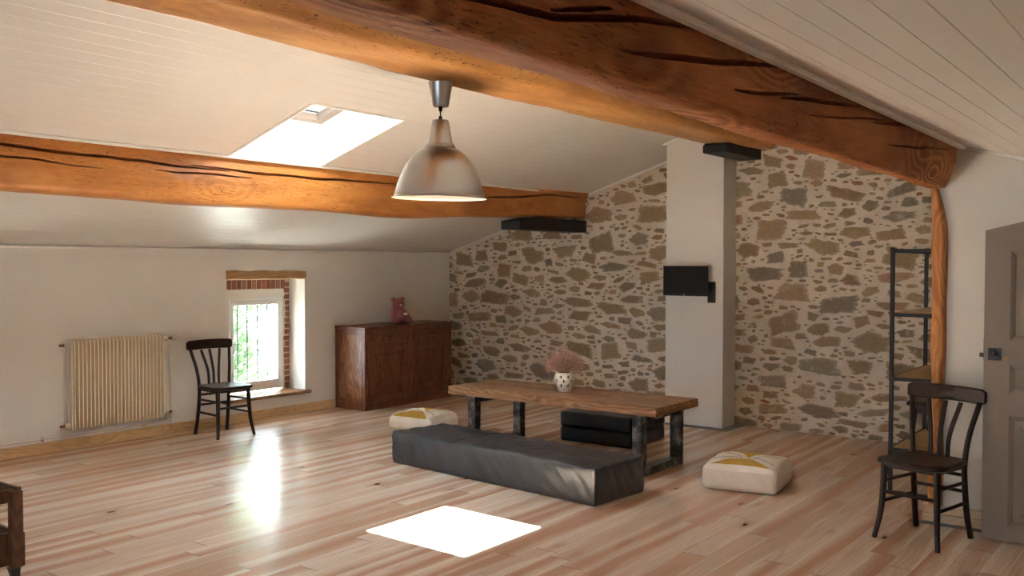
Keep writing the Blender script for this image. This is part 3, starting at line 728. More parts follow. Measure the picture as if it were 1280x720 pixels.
lt([(0, 2.484), (.046, 2.484), (.050, 2.478), (.076, 2.342), (.078, 2.336), (0, 2.336)], 'lamp_neck', M['alu'])
lt([(.074, 2.337), (.084, 2.336), (.094, 2.322), (.096, 2.314), (.090, 2.312)], 'collar', M['alu'])
out = bez([(.090, 2.314, 0), (.128, 2.293, 0), (.164, 2.264, 0), (.212, 2.200, 0), (.252, 2.110, 0), (.274, 2.034, 0), (.277, 2.018, 0), (.293, 2.008, 0)], 5)
sh = lt([(p_.x, p_.y) for p_ in out] + [(.294, 2.004), (.291, 2.004)], 'lamp_shade', M['alu'])
b = MB(); b.lathe([(p_.x - .004, p_.y - 2.48 - .002) for p_ in out] + [(.291, 2.004 - 2.48)], (0, 0, 2.48), M['lampin'], 72, tilt); b.build('shade_lining', sh, 60, flip=True)
b = MB(); b.lathe([(.02, 2.30), (.02, 2.24), (.032, 2.20), (.036, 2.17), (.026, 2.14), (0, 2.128)], (0, 0, 0), M['white'], 24); b.build('bulb', t)

# ------------------------------------------------------------------ television on the chimney
t = empty('television', 'small black flat television on a swivel bracket on the chimney', 'television', (-4.16, YC, 1.44))
b = MB(); b.box((.0, -.125, 0), (.475, .032, .295), M['plastic'], .006, seg=2); b.build('casing', t, 40)
b = MB(); b.box((.0, -.142, .008), (.452, .003, .262), M['tv'], .001); b.build('screen', t, 30)
b = MB(); b.lathe([(0, 0), (.007, 0), (.007, .003), (0, .003)], (0, 0, 0), M['alu'], 16); o = b.build('logo_badge', t); o.location = (-.01, -.141, -.134); o.rotation_euler = (PI / 2, 0, 0)
b = MB(); b.box((.225, -.014, -.11), (.075, .028, .205), M['plastic'], .004); b.box((.225, -.05, -.09), (.03, .06, .03), M['plastic'], .004)
b.box((.12, -.085, -.06), (.24, .022, .035), M['plastic'], .004); b.box((0, -.10, -.03), (.11, .016, .11), M['plastic'], .003); b.build('wall_mount', t, 40)

# ------------------------------------------------------------------ radiator
t = empty('radiator', 'cream ribbed steel radiator on the left wall', 'radiator', (XL + .004, 4.57, 0))
b = MB(); n = 25; w = .88; p_ = w / n; prof = []
for k in range(n):
    y = -w / 2 + k * p_
    prof += [(0.036, y), (.092, y + p_ * .06), (.102, y + p_ * .18), (.102, y + p_ * .40), (.092, y + p_ * .52), (.036, y + p_ * .58)]
prof += [(.036, w / 2)]; zz = [.175, .185, .93, .948]; off = [-.02, 0, 0, -.016]
vs = [(x + o_, y, z) for z, o_ in zip(zz, off) for x, y in prof]; m_ = len(prof)
b.add(vs, [[j * m_ + i, j * m_ + i + 1, (j + 1) * m_ + i + 1, (j + 1) * m_ + i] for j in range(3) for i in range(m_ - 1)], M['rad'])
b.build('ribbed_panel', t, 50)
b = MB(); b.lohi((.018, -w / 2 - .022, .165), (.030, w / 2 + .004, .955), M['radside'], .008); b.lohi((.074, -w / 2 - .022, .172), (.09, -w / 2 + .002, .948), M['radside'], .006); b.build('back_panel', t, 40)
for y, z in ((-.49, .905), (-.49, .215), (.47, .905), (.47, .215)):
    s_ = -1 if y < 0 else 1; b = MB()
    b.lathe([(0, -.02), (.02, -.02), (.024, 0), (.02, .025), (0, .025)], (.058, y - s_ * .012, z), M['radside'], 16, Matrix.Rotation(PI / 2, 4, 'X'))
    b.lathe([(0, .0), (.012, .0), (.012, .035), (0, .035)], (.058, y + s_ * .014, z), M['copper'], 14, Matrix.Rotation(-s_ * PI / 2, 4, 'X'))
    if s_ > 0 and z > .5: b.lathe([(0, 0), (.019, 0), (.021, .04), (.015, .05), (0, .05)], (.058, y + .055, z), M['radside'], 16, Matrix.Rotation(-PI / 2, 4, 'X'))
    b.build('valve', t, 40)
for y in (-.3, .3):
    b = MB(); b.lohi((0, y - .02, .86), (.034, y + .02, .90), M['radside']); b.build('bracket', t, 0)
t = empty('heating_pipes', 'pair of white painted heating pipes along the baseboard below the radiator', 'pipe', (XL + .004, 4, 0))
for z, ye, up in ((.128, 5.045, 0), (.104, 5.10, 1)):
    b = MB(); pts = [(.03, YB - 4 + .05, z), (.03, ye - 4 - .02, z)] + ([(.03, ye - 4 - .003, z + .004), (.03, ye - 4, z + .02), (.03, ye - 4 + .002, .85)] if up else [(.03, ye - 4 - .004, z + .004), (.03, ye - 4, z + .02), (.03, ye - 4, .20)])
    b.tube(pts, .0085, M['pipe'], 12); b.build('pipe', t, 60)
for y in (-.9, -.1, .83):
    b = MB(); b.lohi((0, y - .008, .094), (.042, y + .008, .140), M['pipe'], .004); b.build('pipe_clip', t)

# ------------------------------------------------------------------ chairs
def make_chair(name, label, loc, rz):
    t = empty(name, label, 'chair', loc, rz, 'dark wooden slat back chairs'); m = M['chair']
    b = MB(); sv, sf = [], []   # saddled seat: rounded trapezoid
    n = 56; rings = [(1, .452), (1.0, .462), (.97, .470), (.75, .468), (.4, .465)]
    def outline(a):
        cs, sn = math.cos(a), math.sin(a); e = 5.; r_ = (abs(cs) ** e + abs(sn) ** e) ** (-1 / e)
        y = sn * r_ * .205; x = cs * r_ * (.195 - .10 * (y + .0) * .9)
        return x, y - .005
    bot = [(.93, .438), (1, .446)] + rings
    for s_, z in bot:
        for k in range(n):
            x, y = outline(2 * PI * k / n); sv.append((x * s_, y * s_, z))
    L = len(bot)
    sf = [[j * n + k, j * n + (k + 1) % n, (j + 1) * n + (k + 1) % n, (j + 1) * n + k] for j in range(L - 1) for k in range(n)] + [list(range(n))[::-1], [(L - 1) * n + k for k in range(n)]]
    b.add(sv, sf, m); b.build('seat', t, 50)
    for s_ in (-1, 1):
        b = MB(); pts = bez([(s_ * .160, -.150, .44), (s_ * .163, -.158, .30), (s_ * .172, -.172, .14), (s_ * .192, -.200, 0)], 8)
        b.sweep(pts, lambda q: circ(.0205 - .006 * q, 14), m, up=Vector((0, 1, 0))); b.build('leg', t, 60)
        b = MB(); pts = bez([(s_ * .168, .228, 0), (s_ * .160, .196, .14), (s_ * .156, .172, .32), (s_ * .158, .166, .46), (s_ * .175, .184, .62), (s_ * .206, .238, .80)], 8)
        b.sweep(pts, lambda q: rect(.030 - .004 * abs(q - .5), .038 - .012 * q, .3), m, up=Vector((0, 1, 0))); b.build('leg', t, 50)
    for k in (-1, 0, 1):
        b = MB(); pts = bez([(k * .052, .170, .455), (k * .058, .182, .60), (k * .098, .232 + .014 * (1 - abs(k)), .79)], 8)
        b.sweep(pts, rect(.026, .013, .3), m, up=Vector((0, 1, 0))); b.build('back_slat', t, 50)
    b = MB(); pts = [(-.236 + .472 * k / 24, .242 + .024 * (1 - ((k - 12) / 12) ** 2), .832) for k in range(25)]
    def sec(q):
        e = min(q, 1 - q); hh = .090 * (1 - .22 * max(0, 1 - e / .05) ** 2); return [(x, y + .006 * math.sin(PI * q)) for x, y in rect(.024, hh, .35)]
    b.sweep(pts, sec, m); b.build('top_rail', t, 45)
    def rail(a, c, r=.0105):
        b = MB(); b.tube([a, c], r, m, 12); b.build('stretcher', t, 60)
    for s_ in (-1, 1):
        rail((s_ * .164, -.160, .335), (s_ * .157, .172, .335)); rail((s_ * .170, -.168, .215), (s_ * .160, .184, .215))
    rail((-.166, -.163, .275), (.166, -.163, .275)); rail((-.158, .172, .375), (.158, .172, .375)); rail((-.158, .176, .28), (.158, .176, .28))
    b = MB()
    for s_ in (-1, 1): b.box((s_ * .150, 0, .430), (.018, .29, .028), m, .003)
    b.box((0, -.150, .430), (.29, .018, .028), m, .003); b.box((0, .155, .430), (.29, .018, .028), m, .003); b.build('seat_apron', t, 40)
    return t
c1 = make_chair('slat_back_chair', 'dark wooden slat back chair standing beside the window', (-7.40, 5.375, 0), math.radians(86))
c2 = make_chair('slat_back_chair', 'dark wooden slat back chair in front of the grey door', (-1.345, 5.80, 0), math.radians(-15))

# ------------------------------------------------------------------ sideboard
CX0, CX1, CY0, CY1, CH = -7.84, -7.37, 7.16, 8.60, .91
t = empty('sideboard', 'dark carved wooden sideboard with two doors against the left wall', 'sideboard', ((CX0 + CX1) / 2, (CY0 + CY1) / 2, 0))
D, Wd = CX1 - CX0, CY1 - CY0; hd, hw = D / 2, Wd / 2
b = MB(); c = M['cab']
b.lohi((-hd, -hw + .02, .04), (hd - .032, hw - .02, CH - .03), c); b.lohi((-hd, -hw, 0), (hd, hw, .075), c, .005)
b.lohi((hd - .035, -hw, .075), (hd - .004, -hw + .055, CH - .025), c, .004); b.lohi((hd - .035, hw - .055, .075), (hd - .004, hw, CH - .025), c, .004)
b.lohi((hd - .035, -.05, .075), (hd - .004, .05, CH - .025), c, .004)
for s_ in (-1, 1):
    a, e_ = (-hw + .05, -.045) if s_ < 0 else (.045, hw - .05)
    b.lohi((hd - .035, a, CH - .045), (hd - .006, e_, CH - .025), c); b.lohi((hd - .035, a, CH - .205), (hd - .006, e_, CH - .180), c)
b.build('carcass', t, 30)
for s_ in (-1, 1):
    b = MB(); y = s_ * (hw - .012); yy = (y - .012, y + .012)
    b.lohi((-hd, yy[0], .075), (-hd + .055, yy[1], CH - .025), M['cab'], .003); b.lohi((hd - .06, yy[0], .075), (hd, yy[1], CH - .025), M['cab'], .003)
    b.lohi((-hd + .055, yy[0], .075), (hd - .06, yy[1], .13), M['cab'], .003); b.lohi((-hd + .055, yy[0], CH - .09), (hd - .06, yy[1], CH - .025), M['cab'], .003)
    b.lohi((-hd + .05, y - .006, .12), (hd - .055, y + .006, CH - .08), M['cabside']); b.build('side_panel', t, 30)
b = MB(); b.lohi((-hd - .0, -hw - .012, CH - .025), (hd + .015, hw + .012, CH), c, .006); b.build('cabinet_top', t, 40)
for s_ in (-1, 1):
    a, e_ = (-hw + .06, -.055) if s_ < 0 else (.055, hw - .06)
    mid = (a + e_) / 2
    b = MB(); z0, z1 = CH - .178, CH - .047; b.lohi((hd - .02, a, z0), (hd + .006, e_, z1), c, .004); b.lohi((hd + .004, a + .03, z0 + .025), (hd + .018, e_ - .03, z1 - .025), c, .008); d_ = b.build('drawer', t, 30)
    b = MB(); b.box((hd + .020, mid, (z0 + z1) / 2), (.006, .075, .032), M['lock'], .003); b.box((hd + .028, mid, (z0 + z1) / 2 - .004), (.014, .03, .014), M['lock'], .005); b.build('drawer_pull', d_, 40)
    z0, z1 = .082, CH - .208; b = MB(); fw = .07
    for lo_, hi_ in (((hd - .02, a, z0), (hd + .002, a + fw, z1)), ((hd - .02, e_ - fw, z0), (hd + .002, e_, z1)), ((hd - .02, a + fw, z0), (hd + .002, e_ - fw, z0 + fw)), ((hd - .02, a + fw, z1 - fw), (hd + .002, e_ - fw, z1))): b.lohi(lo_, hi_, c, .004)
    d_ = b.build('door', t, 30)
    b = MB(); b.lohi((hd - .030, a + fw - .004, z0 + fw - .004), (hd - .022, e_ - fw + .004, z1 - fw + .004), c); b.lohi((hd - .024, a + fw + .035, z0 + fw + .035), (hd - .006, e_ - fw - .035, z1 - fw - .035), c, .014); b.build('door_panel', d_, 30)
    b = MB(); cy, cz = (mid - .09 * 1, z1 - .17) if s_ < 0 else (mid + .09, z1 - .17)   # carved rosette
    for k in range(8):
        an = k * PI / 4; bm = bmesh.new(); bmesh.ops.create_icosphere(bm, subdivisions=2, radius=1)
        b.bm(bm, c, Matrix.Translation((hd - .002, cy + .026 * math.cos(an), cz + .034 * math.sin(an))) @ Matrix.Rotation(an, 4, 'X') @ Matrix.Diagonal((.007, .018, .010, 1)))
    for k in range(5):
        bm = bmesh.new(); bmesh.ops.create_icosphere(bm, subdivisions=2, radius=1); b.bm(bm, c, Matrix.Translation((hd - .002, cy + .012 * math.sin(k * 2.2), cz - .075 - k * .022)) @ Matrix.Diagonal((.006, .014, .011, 1)))
    b.build('carved_rosette', d_, 60)
    b = MB(); yk = e_ - .03 if s_ < 0 else a + .03; b.lathe([(0, 0), (.006, 0), (.006, .008), (.013, .016), (.011, .024), (0, .027)], (hd, yk, .48), M['lock'], 16, Matrix.Rotation(PI / 2, 4, 'Y')); b.build('knob', d_, 60)

# teddy on the sideboard
t = empty('teddy_bear', 'dusty pink knitted teddy bear sitting on the sideboard', 'soft toy', (-7.60, 7.915, CH + .003), math.radians(66))
def ball(b, c, r, mat, rot=None, sub=3):
    bm = bmesh.new(); bmesh.ops.create_icosphere(bm, subdivisions=sub, radius=1)
    b.bm(bm, mat, Matrix.Translation(c) @ (rot.to_4x4() if rot else Matrix()) @ Matrix.Diagonal((*r, 1)))
b = MB(); k = M['bear']
ball(b, (0, .0, .085), (.070, .062, .088), k); ball(b, (0, -.012, .222), (.070, .066, .070), k); ball(b, (0, -.066, .208), (.034, .026, .028), k)
for s_ in (-1, 1):
    ball(b, (s_ * .058, .004, .282), (.026, .014, .026), k)
    for q in range(5): ball(b, (s_ * (.066 + .026 * q / 4), -.006 - .062 * (q / 4), .142 - .062 * (q / 4)), (.027, .027, .027), k)
    for q in range(6): ball(b, (s_ * (.046 + .034 * q / 5), -.03 - .105 * q / 5, .036), (.036, .036, .036), k)
    ball(b, (s_ * .084, -.142, .046), (.030, .022, .043), k)
o = b.build('body', t, 180); md = o.modifiers.new('fuse', 'REMESH'); md.mode = 'VOXEL'; md.voxel_size = .006; md.use_smooth_shade = True
for s_ in (-1, 1): b = MB(); ball(b, (s_ * .026, -.074, .238), (.007, .005, .007), M['plastic']); b.build('eye', t)
b = MB(); ball(b, (-.006, -.093, .216), (.009, .005, .008), M['white']); ball(b, (.006, -.093, .216), (.009, .005, .008), M['white']); ball(b, (0, -.093, .209), (.007, .005, .008), M['white'])
o = b.build('nose', t); o['label'] = 'white heart shaped nose'
b = MB(); b.box((.052, -.104, .112), (.045, .004, .030), M['white'], .001, Matrix.Rotation(.3, 3, 'X')); o = b.build('tag', t); o['label'] = 'white sewn tag'

# ------------------------------------------------------------------ low table
t = empty('low_table', 'low rustic plank table on blackened steel legs', 'table', (-4.315, 6.52, 0), math.radians(-1.0))
b = MB(); Lx, Ly, z0, z1 = 1.025, .345, .470, .535
NX, NY = 120, 26; vs = []
def edge(i):   # live edges: waviness of front and back along the length
    x = -Lx + 2 * Lx * i / NX
    f = -Ly + .012 * noise.noise(Vector((x * 3, 1, 0))) + .006 * noise.noise(Vector((x * 11, 1, 0)))
    k = Ly + .012 * noise.noise(Vector((x * 3, 7, 0))) - .05 * max(0, (-x - Lx + .5) / .5) ** 2
    return x, f, k
prof = [(0, 0), (.0, .35), (.006, .65), (.0, .88), (.012, 1)]
loops = []
for i in range(NX + 1):
    x, f, k = edge(i); lp = []
    for d_, h_ in prof:
        lp.append((x, f + d_ + .007 * noise.noise(Vector((x * 14, h_ * 2, 4))), z0 + (z1 - z0) * h_))
    for j in range(1, NY): lp.append((x, f + .012 + (k - f - .024) * j / NY, z1 + .0016 * noise.noise(Vector((x * 2, j * .9, 3)))))
    for d_, h_ in prof[::-1]:
        lp.append((x, k - d_ + .006 * noise.noise(Vector((x * 14, h_ * 2, 9))), z0 + (z1 - z0) * h_))
    loops.append(lp)
m_ = len(loops[0]); vs = [p_ for lp in loops for p_ in lp]
b.add(vs, [[i * m_ + j, (i + 1) * m_ + j, (i + 1) * m_ + (j + 1) % m_, i * m_ + (j + 1) % m_] for i in range(NX) for j in range(m_)] + [list(range(m_)), [NX * m_ + j for j in range(m_)][::-1]], M['table'])
b.build('tabletop', t, 50)
b = MB(); b.box((Lx + .004, 0, .5025), (.012, 2 * Ly - .02, .020), M['table'], .004); b.build('end_batten', t, 30)
for x, ya, yb in ((-.765, -.30, .335), (.865, -.30, .29)):
    f_ = None
    for y in (ya, yb):
        b = MB(); b.lohi((x - .042, y - .04, .062), (x + .042, y + .04, .462), M['steel'], .005); b.build('leg', t, 30)
    b = MB(); b.lohi((x - .042, ya - .04, .001), (x + .042, yb + .04, .062), M['steel'], .005); b.build('foot_bar', t, 30)
    b = MB(); b.lohi((x - .042, ya + .04, .415), (x + .042, yb - .04, .462), M['steel'], .004); b.lohi((x - .042, ya - .035, .462), (x + .042, yb + .03, .4695), M['steel'], .002); b.build('top_bar', t, 30)

# vase with dried flowers
vx, vy, vz = -4.36, 6.545, .5365
t = empty('flower_vase', 'round white openwork vase standing on the low table', 'vase', (vx, vy, vz))
vp = [(.052, 0), (.056, .006), (.060, .016), (.074, .045), (.084, .078), (.088, .105), (.082, .132), (.070, .150), (.066, .156)]
pp = [(p_.x, p_.y) for p_ in bez([(r, z, 0) for r, z in vp], 3)]
n = 48; vs, fs = [], []
for j, (r, z) in enumerate(pp):
    for i in range(n):
        a = 2 * PI * (i + .5 * (j % 2)) / n; vs.append((r * math.cos(a), r * math.sin(a), z))
hole = lambda i, j: 3 <= j <= len(pp) - 5 and ((i + (3 if (j // 4) % 2 else 0)) % 6 < 2) and j % 4 in (0, 1, 2) and not (j % 4 != 1 and i % 2 == 0)
for j in range(len(pp) - 1):
    for i in range(n):
        if hole(i, j): continue
        fs.append([j * n + i, j * n + (i + 1) % n, (j + 1) * n + (i + 1) % n, (j + 1) * n + i])
b = MB(); b.add(vs, fs, M['vase']); o = b.build('vase_body', t, 60); md = o.modifiers.new('wall', 'SOLIDIFY'); md.thickness = .005
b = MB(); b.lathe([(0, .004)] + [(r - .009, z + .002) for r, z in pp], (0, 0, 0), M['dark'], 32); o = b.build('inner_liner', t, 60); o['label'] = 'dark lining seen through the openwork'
b = MB(); b.lathe([(.062, .156), (.066, .160), (.070, .157), (.066, .152)], (0, 0, 0), M['vase'], 40, closed=True); b.build('rim', t, 60)
t = empty('dried_flowers', 'bushy bunch of dried pink flowers in the white vase', 'flowers', (vx, vy, vz + .10))
b = MB(); c = MB()
for k in range(420):
    th = R.uniform(0, 2 * PI); ph = math.acos(1 - R.random() * 1.25); rad = .145 * R.uniform(.72, 1.06)
    e_ = Vector((math.sin(ph) * math.cos(th) * rad * 1.12, math.sin(ph) * math.sin(th) * rad * 1.12, .10 + math.cos(ph) * rad))
    s0 = Vector((math.cos(th) * .03 * math.sin(ph), math.sin(th) * .03 * math.sin(ph), .064))
    mid = s0.lerp(e_, .5) + Vector((0, 0, .02))
    b.tube([s0, mid, e_], .0011, M['stem'], 4)
    for q in range(5):
        pz = e_ + Vector([R.gauss(0, .013) for _ in range(3)]); bm = bmesh.new(); bmesh.ops.create_icosphere(bm, subdivisions=1, radius=R.uniform(.0025, .0055)); 
        c.bm(bm, M['bloom'], Matrix.Translation(pz) @ Matrix.Diagonal((1, R.uniform(.5, 1), R.uniform(.6, 1), 1)))
o = b.build('stems', t); o['kind'] = 'stuff'
o = c.build('blooms', t); o['kind'] = 'stuff'

# ------------------------------------------------------------------ floor cushions
def cushion(L, W, H, rad, puff, wr, seed, mat, nx=80, ny=30, nz=12, topf=None):
    """soft box: rounded edges, puffed faces, creases"""
    bm = bmesh.new(); idx = {}; b = MB()
    def P_(u, v, w):
        x, y, z = (u - .5) * L, (v - .5) * W, w * H
        q = Vector((x, y, z - H / 2)); c_ = Vector((max(-L / 2 + rad, min(L / 2 - rad, q.x)), max(-W / 2 + rad, min(W / 2 - rad, q.y)), max(-H / 2 + rad, min(H / 2 - rad, q.z))))
        d_ = q - c_
        if d_.length > 1e-6: q = c_ + d_.normalized() * min(d_.length, rad)
        s_ = lambda t_: max(0, 1 - (2 * t_ - 1) ** 4)
        q.y += (v - .5) * 2 * puff * s_(u) * s_(w) if v in (0, 1) else 0
        q.x += (u - .5) * 2 * puff * s_(v) * s_(w) if u in (0, 1) else 0
        if w == 1:
            q.z += puff * s_(u) * s_(v)
            if topf: q.z += topf(q.x, q.y)
        n_ = noise.noise(Vector((x * 4 + y * 5 + seed, y * 5, z * 5))) + .75 * noise.noise(Vector((x * 13 + y * 15 + z * 11 + seed, y * 5 - x * 2, z * 5))) + .35 * noise.noise(Vector((x * 34 - y * 21 + z * 25 + seed, y * 11, z * 11)))
        a_ = wr * n_ * (0 if w == 0 else 1)
        if w == 1: q.z += a_
        elif v in (0, 1): q.y += a_ * (1 if v else -1)
        elif u in (0, 1): q.x += a_ * (1 if u else -1)
        q.z = max(0, q.z + H / 2); return q
    def vert(i, j, k):
        key = (i, j, k)
        if key not in idx: idx[key] = len(b.v); b.v.append(tuple(P_(i / nx, j / ny, k / nz)))
        return idx[key]
    mi = b.mi(mat)
    def face(*q): b.f.append([vert(*p_) for p_ in q]); b.m.append(mi); b.c.append((1, 1, 1))
    for i in range(nx):
        for j in range(ny):
            face((i, j, 0), (i, j + 1, 0), (i + 1, j + 1, 0), (i + 1, j, 0)); face((i, j, nz), (i + 1, j, nz), (i + 1, j + 1, nz), (i, j + 1, nz))
        for k in range(nz):
            face((i, 0, k), (i + 1, 0, k), (i + 1, 0, k + 1), (i, 0, k + 1)); face((i, ny, k), (i, ny, k + 1), (i + 1, ny, k + 1), (i + 1, ny, k))
    for j in range(ny):
        for k in range(nz):
            face((0, j, k), (0, j, k + 1), (0, j + 1, k + 1), (0, j + 1, k)); face((nx, j, k), (nx, j + 1, k), (nx, j + 1, k + 1), (nx, j, k + 1))
    return b, P_
# grey bench cushion in front of the table
t = empty('bench_cushion', 'long dark grey leatherette floor bench in front of the low table', 'floor cushion', (-4.245, 5.625, 0), math.radians(-5.8))
L, W, H = 2.06, .565, .25
b, P1 = cushion(L, W, H, .014, .010, .0075, 3, M['vinyl'], 160, 44, 20, lambda x, y: -.010 * math.exp(-((x + .33) / .018) ** 2))
b.build('cover', t, 180)
b = MB()
for z in (.012, .992):
    for v in (0, 1): b.tube([P1(k / 60, v, 1 if z > .5 else 0) + Vector((0, 0, -.004 if z > .5 else .006)) for k in range(1, 60)], .0045, M['vinyl'], 6)
    for u in (0, 1): b.tube([P1(u, k / 24, 1 if z > .5 else 0) + Vector((0, 0, -.004 if z > .5 else .006)) for k in range(1, 24)], .0045, M['vinyl'], 6)
for u in (0, 1):
    for v in (0, 1): b.tube([P1(u, v, k / 10) for k in range(1, 10)], .0045, M['vinyl'], 6)
b.build('piping', t)
t = empty('bench_cushion', 'short black double layer floor cushion behind the low table', 'floor cushion', (-4.40, 7.40, 0), math.radians(1))
for k in range(2):
    b, P2 = cushion(.73, .66, .132, .022, .008, .005, 20 + k * 7, M['vinylb'], 44, 40, 10); o = b.build('cushion_layer', t, 180); o.location = (.006 * k, -.008 * k, .135 * k)

def pouf(label, loc, rz, S_=.52, H=.172, rad=.032):
    t = empty('floor_pouf', label, 'floor cushion', loc, rz, 'cream and mustard floor poufs')
    def tuft(x, y):
        r_ = math.hypot(x, y); return -.030 * math.exp(-(r_ / .05) ** 2) + .020 * (1 - min(1, r_ / .36) ** 2) - sum(.006 * math.exp(-((x * math.sin(a) - y * math.cos(a)) / .012) ** 2) for a in (.55, -.55))
    b, P3 = cushion(S_, S_, H, rad, .016, .005, loc[0], M['pouf'], 52, 52, 14, tuft); b.build('cover', t, 180)
    b = MB()
    for a in (.62, -.62, .30, -.30):
        for s_ in (0, PI):
            pts = []
            for k in range(3, 20):
                r_ = .262 * k / 20; aa = a + s_ + .22 * (k / 20) * (1 if a > 0 else -1); u, v = .5 + r_ * math.cos(aa) / S_, .5 + r_ * math.sin(aa) / S_
                if 0.04 < u < .96 and .04 < v < .96: q = P3(u, v, 1); q.z += .0008; pts.append(q)
            b.tube(pts, .0018, M['seam'] if abs(a) < .5 else M['white'], 5)
    e_ = .004
    for v in (0, 1): b.tube([P3(k / 30, v, .86) + Vector((0, (v - .5) * 2 * e_ * .4, 0)) for k in range(2, 29)], .0022, M['white'], 5)
    for u in (0, 1): b.tube([P3(u, k / 30, .86) for k in range(2, 29)], .0022, M['white'], 5)
    b.build('stitching', t)
    b = MB(); ball(b, (0, 0, P3(.5, .5, 1).z + .001), (.014, .014, .006), M['white']); b.build('tuft_button', t)
    return t
pouf('cream and mustard square pouf on open floor right of the low table', (-2.70, 6.45, 0), math.radians(9))
pouf('cream and mustard square pouf half hidden behind the long grey bench', (-6.11, 6.72, 0), math.radians(4), .50, .155, .06)

# ------------------------------------------------------------------ metal shelf and the stool standing in it
SX0, SX1, SY0, SY1 = -1.80, -1.10, 6.81, 7.76
t = empty('metal_shelf', 'tall black metal frame shelf with light wooden boards behind the post', 'shelf', ((SX0 + SX1) / 2, (SY0 + SY1) / 2, 0))
hx, hy = (SX1 - SX0) / 2, (SY1 - SY0) / 2; q = .013
for sx in (-1, 1):
    for sy in (-1, 1):
        b = MB(); b.lohi((sx * hx - q, sy * hy - q, 0), (sx * hx + q, sy * hy + q, 1.722), M['iron'], .002); b.build('upright', t, 30)
for z in (.012, .325, .819, 1.266, 1.710):
    if z < .1:
        for sy in (-1, 1): b = MB(); b.lohi((-hx + q, sy * hy - q, z - .011), (hx - q, sy * hy + q, z + .012), M['iron'], .002); b.build('base_rail', t, 30)
        continue
    b = MB()
    for sy in (-1, 1): b.lohi((-hx + q, sy * hy - q, z - .025), (hx - q, sy * hy + q, z), M['iron'], .002)
    if z > .1:
        for sx in (-1, 1): b.lohi((sx * hx - q, -hy + q, z - .025), (sx * hx + q, hy - q, z), M['iron'], .002)
    b.build('shelf_frame', t, 30)
    if .1 < z < 1.5:
        b = MB(); b.lohi((-hx + q + .001, -hy + q + .001, z - .020), (hx - q - .001, hy - q - .001, z + .006), M['shelfboard'], .002); b.build('shelf_board', t, 30)
t = empty('small_stool', 'small dark wooden stool standing on the lowest board of the metal shelf', 'stool', (-1.555, 7.37, .338))
b = MB(); b.box((0, 0, .268), (.42, .60, .030), M['chair'], .008, seg=2); b.build('seat', t, 40)
for sx in (-1, 1):
    for sy in (-1, 1):
        b = MB(); b.sweep(bez([(sx * .165, sy * .235, .235), (sx * .172, sy * .245, .12), (sx * .185, sy * .262, 0)], 6), lambda u: rect(.036 - .010 * u, .036 - .010 * u, .25), M['chair'], up=Vector((0, 1, 0))); b.build('leg', t, 50)
b = MB(); 
for s_ in (-1, 1): b.lohi((-.165, s_ * .235 - .012, .195), (.165, s_ * .235 + .012, .252), M['chair'], .003); b.lohi((s_ * .165 - .012, -.235, .195), (s_ * .165 + .012, .235, .252), M['chair'], .003)
b.build('apron', t, 40)

# ------------------------------------------------------------------ old door folded open against the partition
d1 = struct('door_1', (-1.07, 6.02, 0))
DW, TH = .74, .036
dt = lambda x: 1.80 + .24 * x                      # top follows the roof slope
b = MB(); s_ = .135; y0, y1 = -TH, 0
def dbox(xa, xb, za, zb, top=False, bev=.004):
    if top:
        vs = [(xa, y0, za), (xb, y0, za), (xb, y1, za), (xa, y1, za), (xa, y0, dt(xa)), (xb, y0, dt(xb)), (xb, y1, dt(xb)), (xa, y1, dt(xa))]
        b.add(vs, [[0, 1, 5, 4], [1, 2, 6, 5], [2, 3, 7, 6], [3, 0, 4, 7], [4, 5, 6, 7], [3, 2, 1, 0]], M['doorp'])
    else: b.lohi((xa, y0, za), (xb, y1, zb), M['doorp'], 0)
dbox(0, s_, .012, 0, True); dbox(DW - s_, DW, .012, 0, True)
dbox(s_, DW - s_, .012, .10); dbox(s_, DW - s_, .735, .865); dbox(s_, DW - s_, 1.03, 1.17); dbox(s_, DW - s_, 1.68, 0, True)
b.build('door_leaf', d1, 0)
for za, zb in ((.10, .735), (.865, 1.03), (1.17, 1.68)):
    b = MB(); xa, xb = s_, DW - s_
    rg = [(0, y0 + .001), (.018, y0 + .010), (.026, y0 + .016), (.055, y0 + .016), (.085, y0 + .006)]
    vs = []
    for e_, y in rg: vs += [(xa + e_, y, za + e_), (xb - e_, y, za + e_), (xb - e_, y, zb - e_), (xa + e_, y, zb - e_)] if e_ * 2 < zb - za else [(xa + e_, y, (za + zb) / 2 - .002), (xb - e_, y, (za + zb) / 2 - .002), (xb - e_, y, (za + zb) / 2 + .002), (xa + e_, y, (za + zb) / 2 + .002)]
    if zb - za < .2:
        vs = vs[:16]; rg = rg[:4]
    fs = [[g_ * 4 + k, g_ * 4 + (k + 1) % 4, g_ * 4 + 4 + (k + 1) % 4, g_ * 4 + 4 + k] for g_ in range(len(rg) - 1) for k in range(4)] + [[(len(rg) - 1) * 4 + k for k in range(4)]]
    b.add(vs, fs, M['doorp']); b.lohi((xa, y1 - .012, za), (xb, y1 - .004, zb), M['doorp']); b.build('door_panel', d1, 0)
b = MB(); b.lohi((.022, y0 - .004, 1.052), (.092, y0, 1.122), M['lock'], .002); lk = b.build('lock_plate', d1, 30); lk['label'] = 'dark iron lock plate'
b = MB(); b.lathe([(.012, 0), (.020, 0), (.022, .010), (.014, .014), (.012, .010)], (.052, y0 - .004, 1.092), M['lock'], 20, Matrix.Rotation(PI / 2, 4, 'X'), True)
b.tube([(.052, y0 - .012, 1.088), (.070, y0 - .022, 1.080), (.094, y0 - .018, 1.070)], .007, M['lock'], 10); b.build('door_handle', d1, 50)
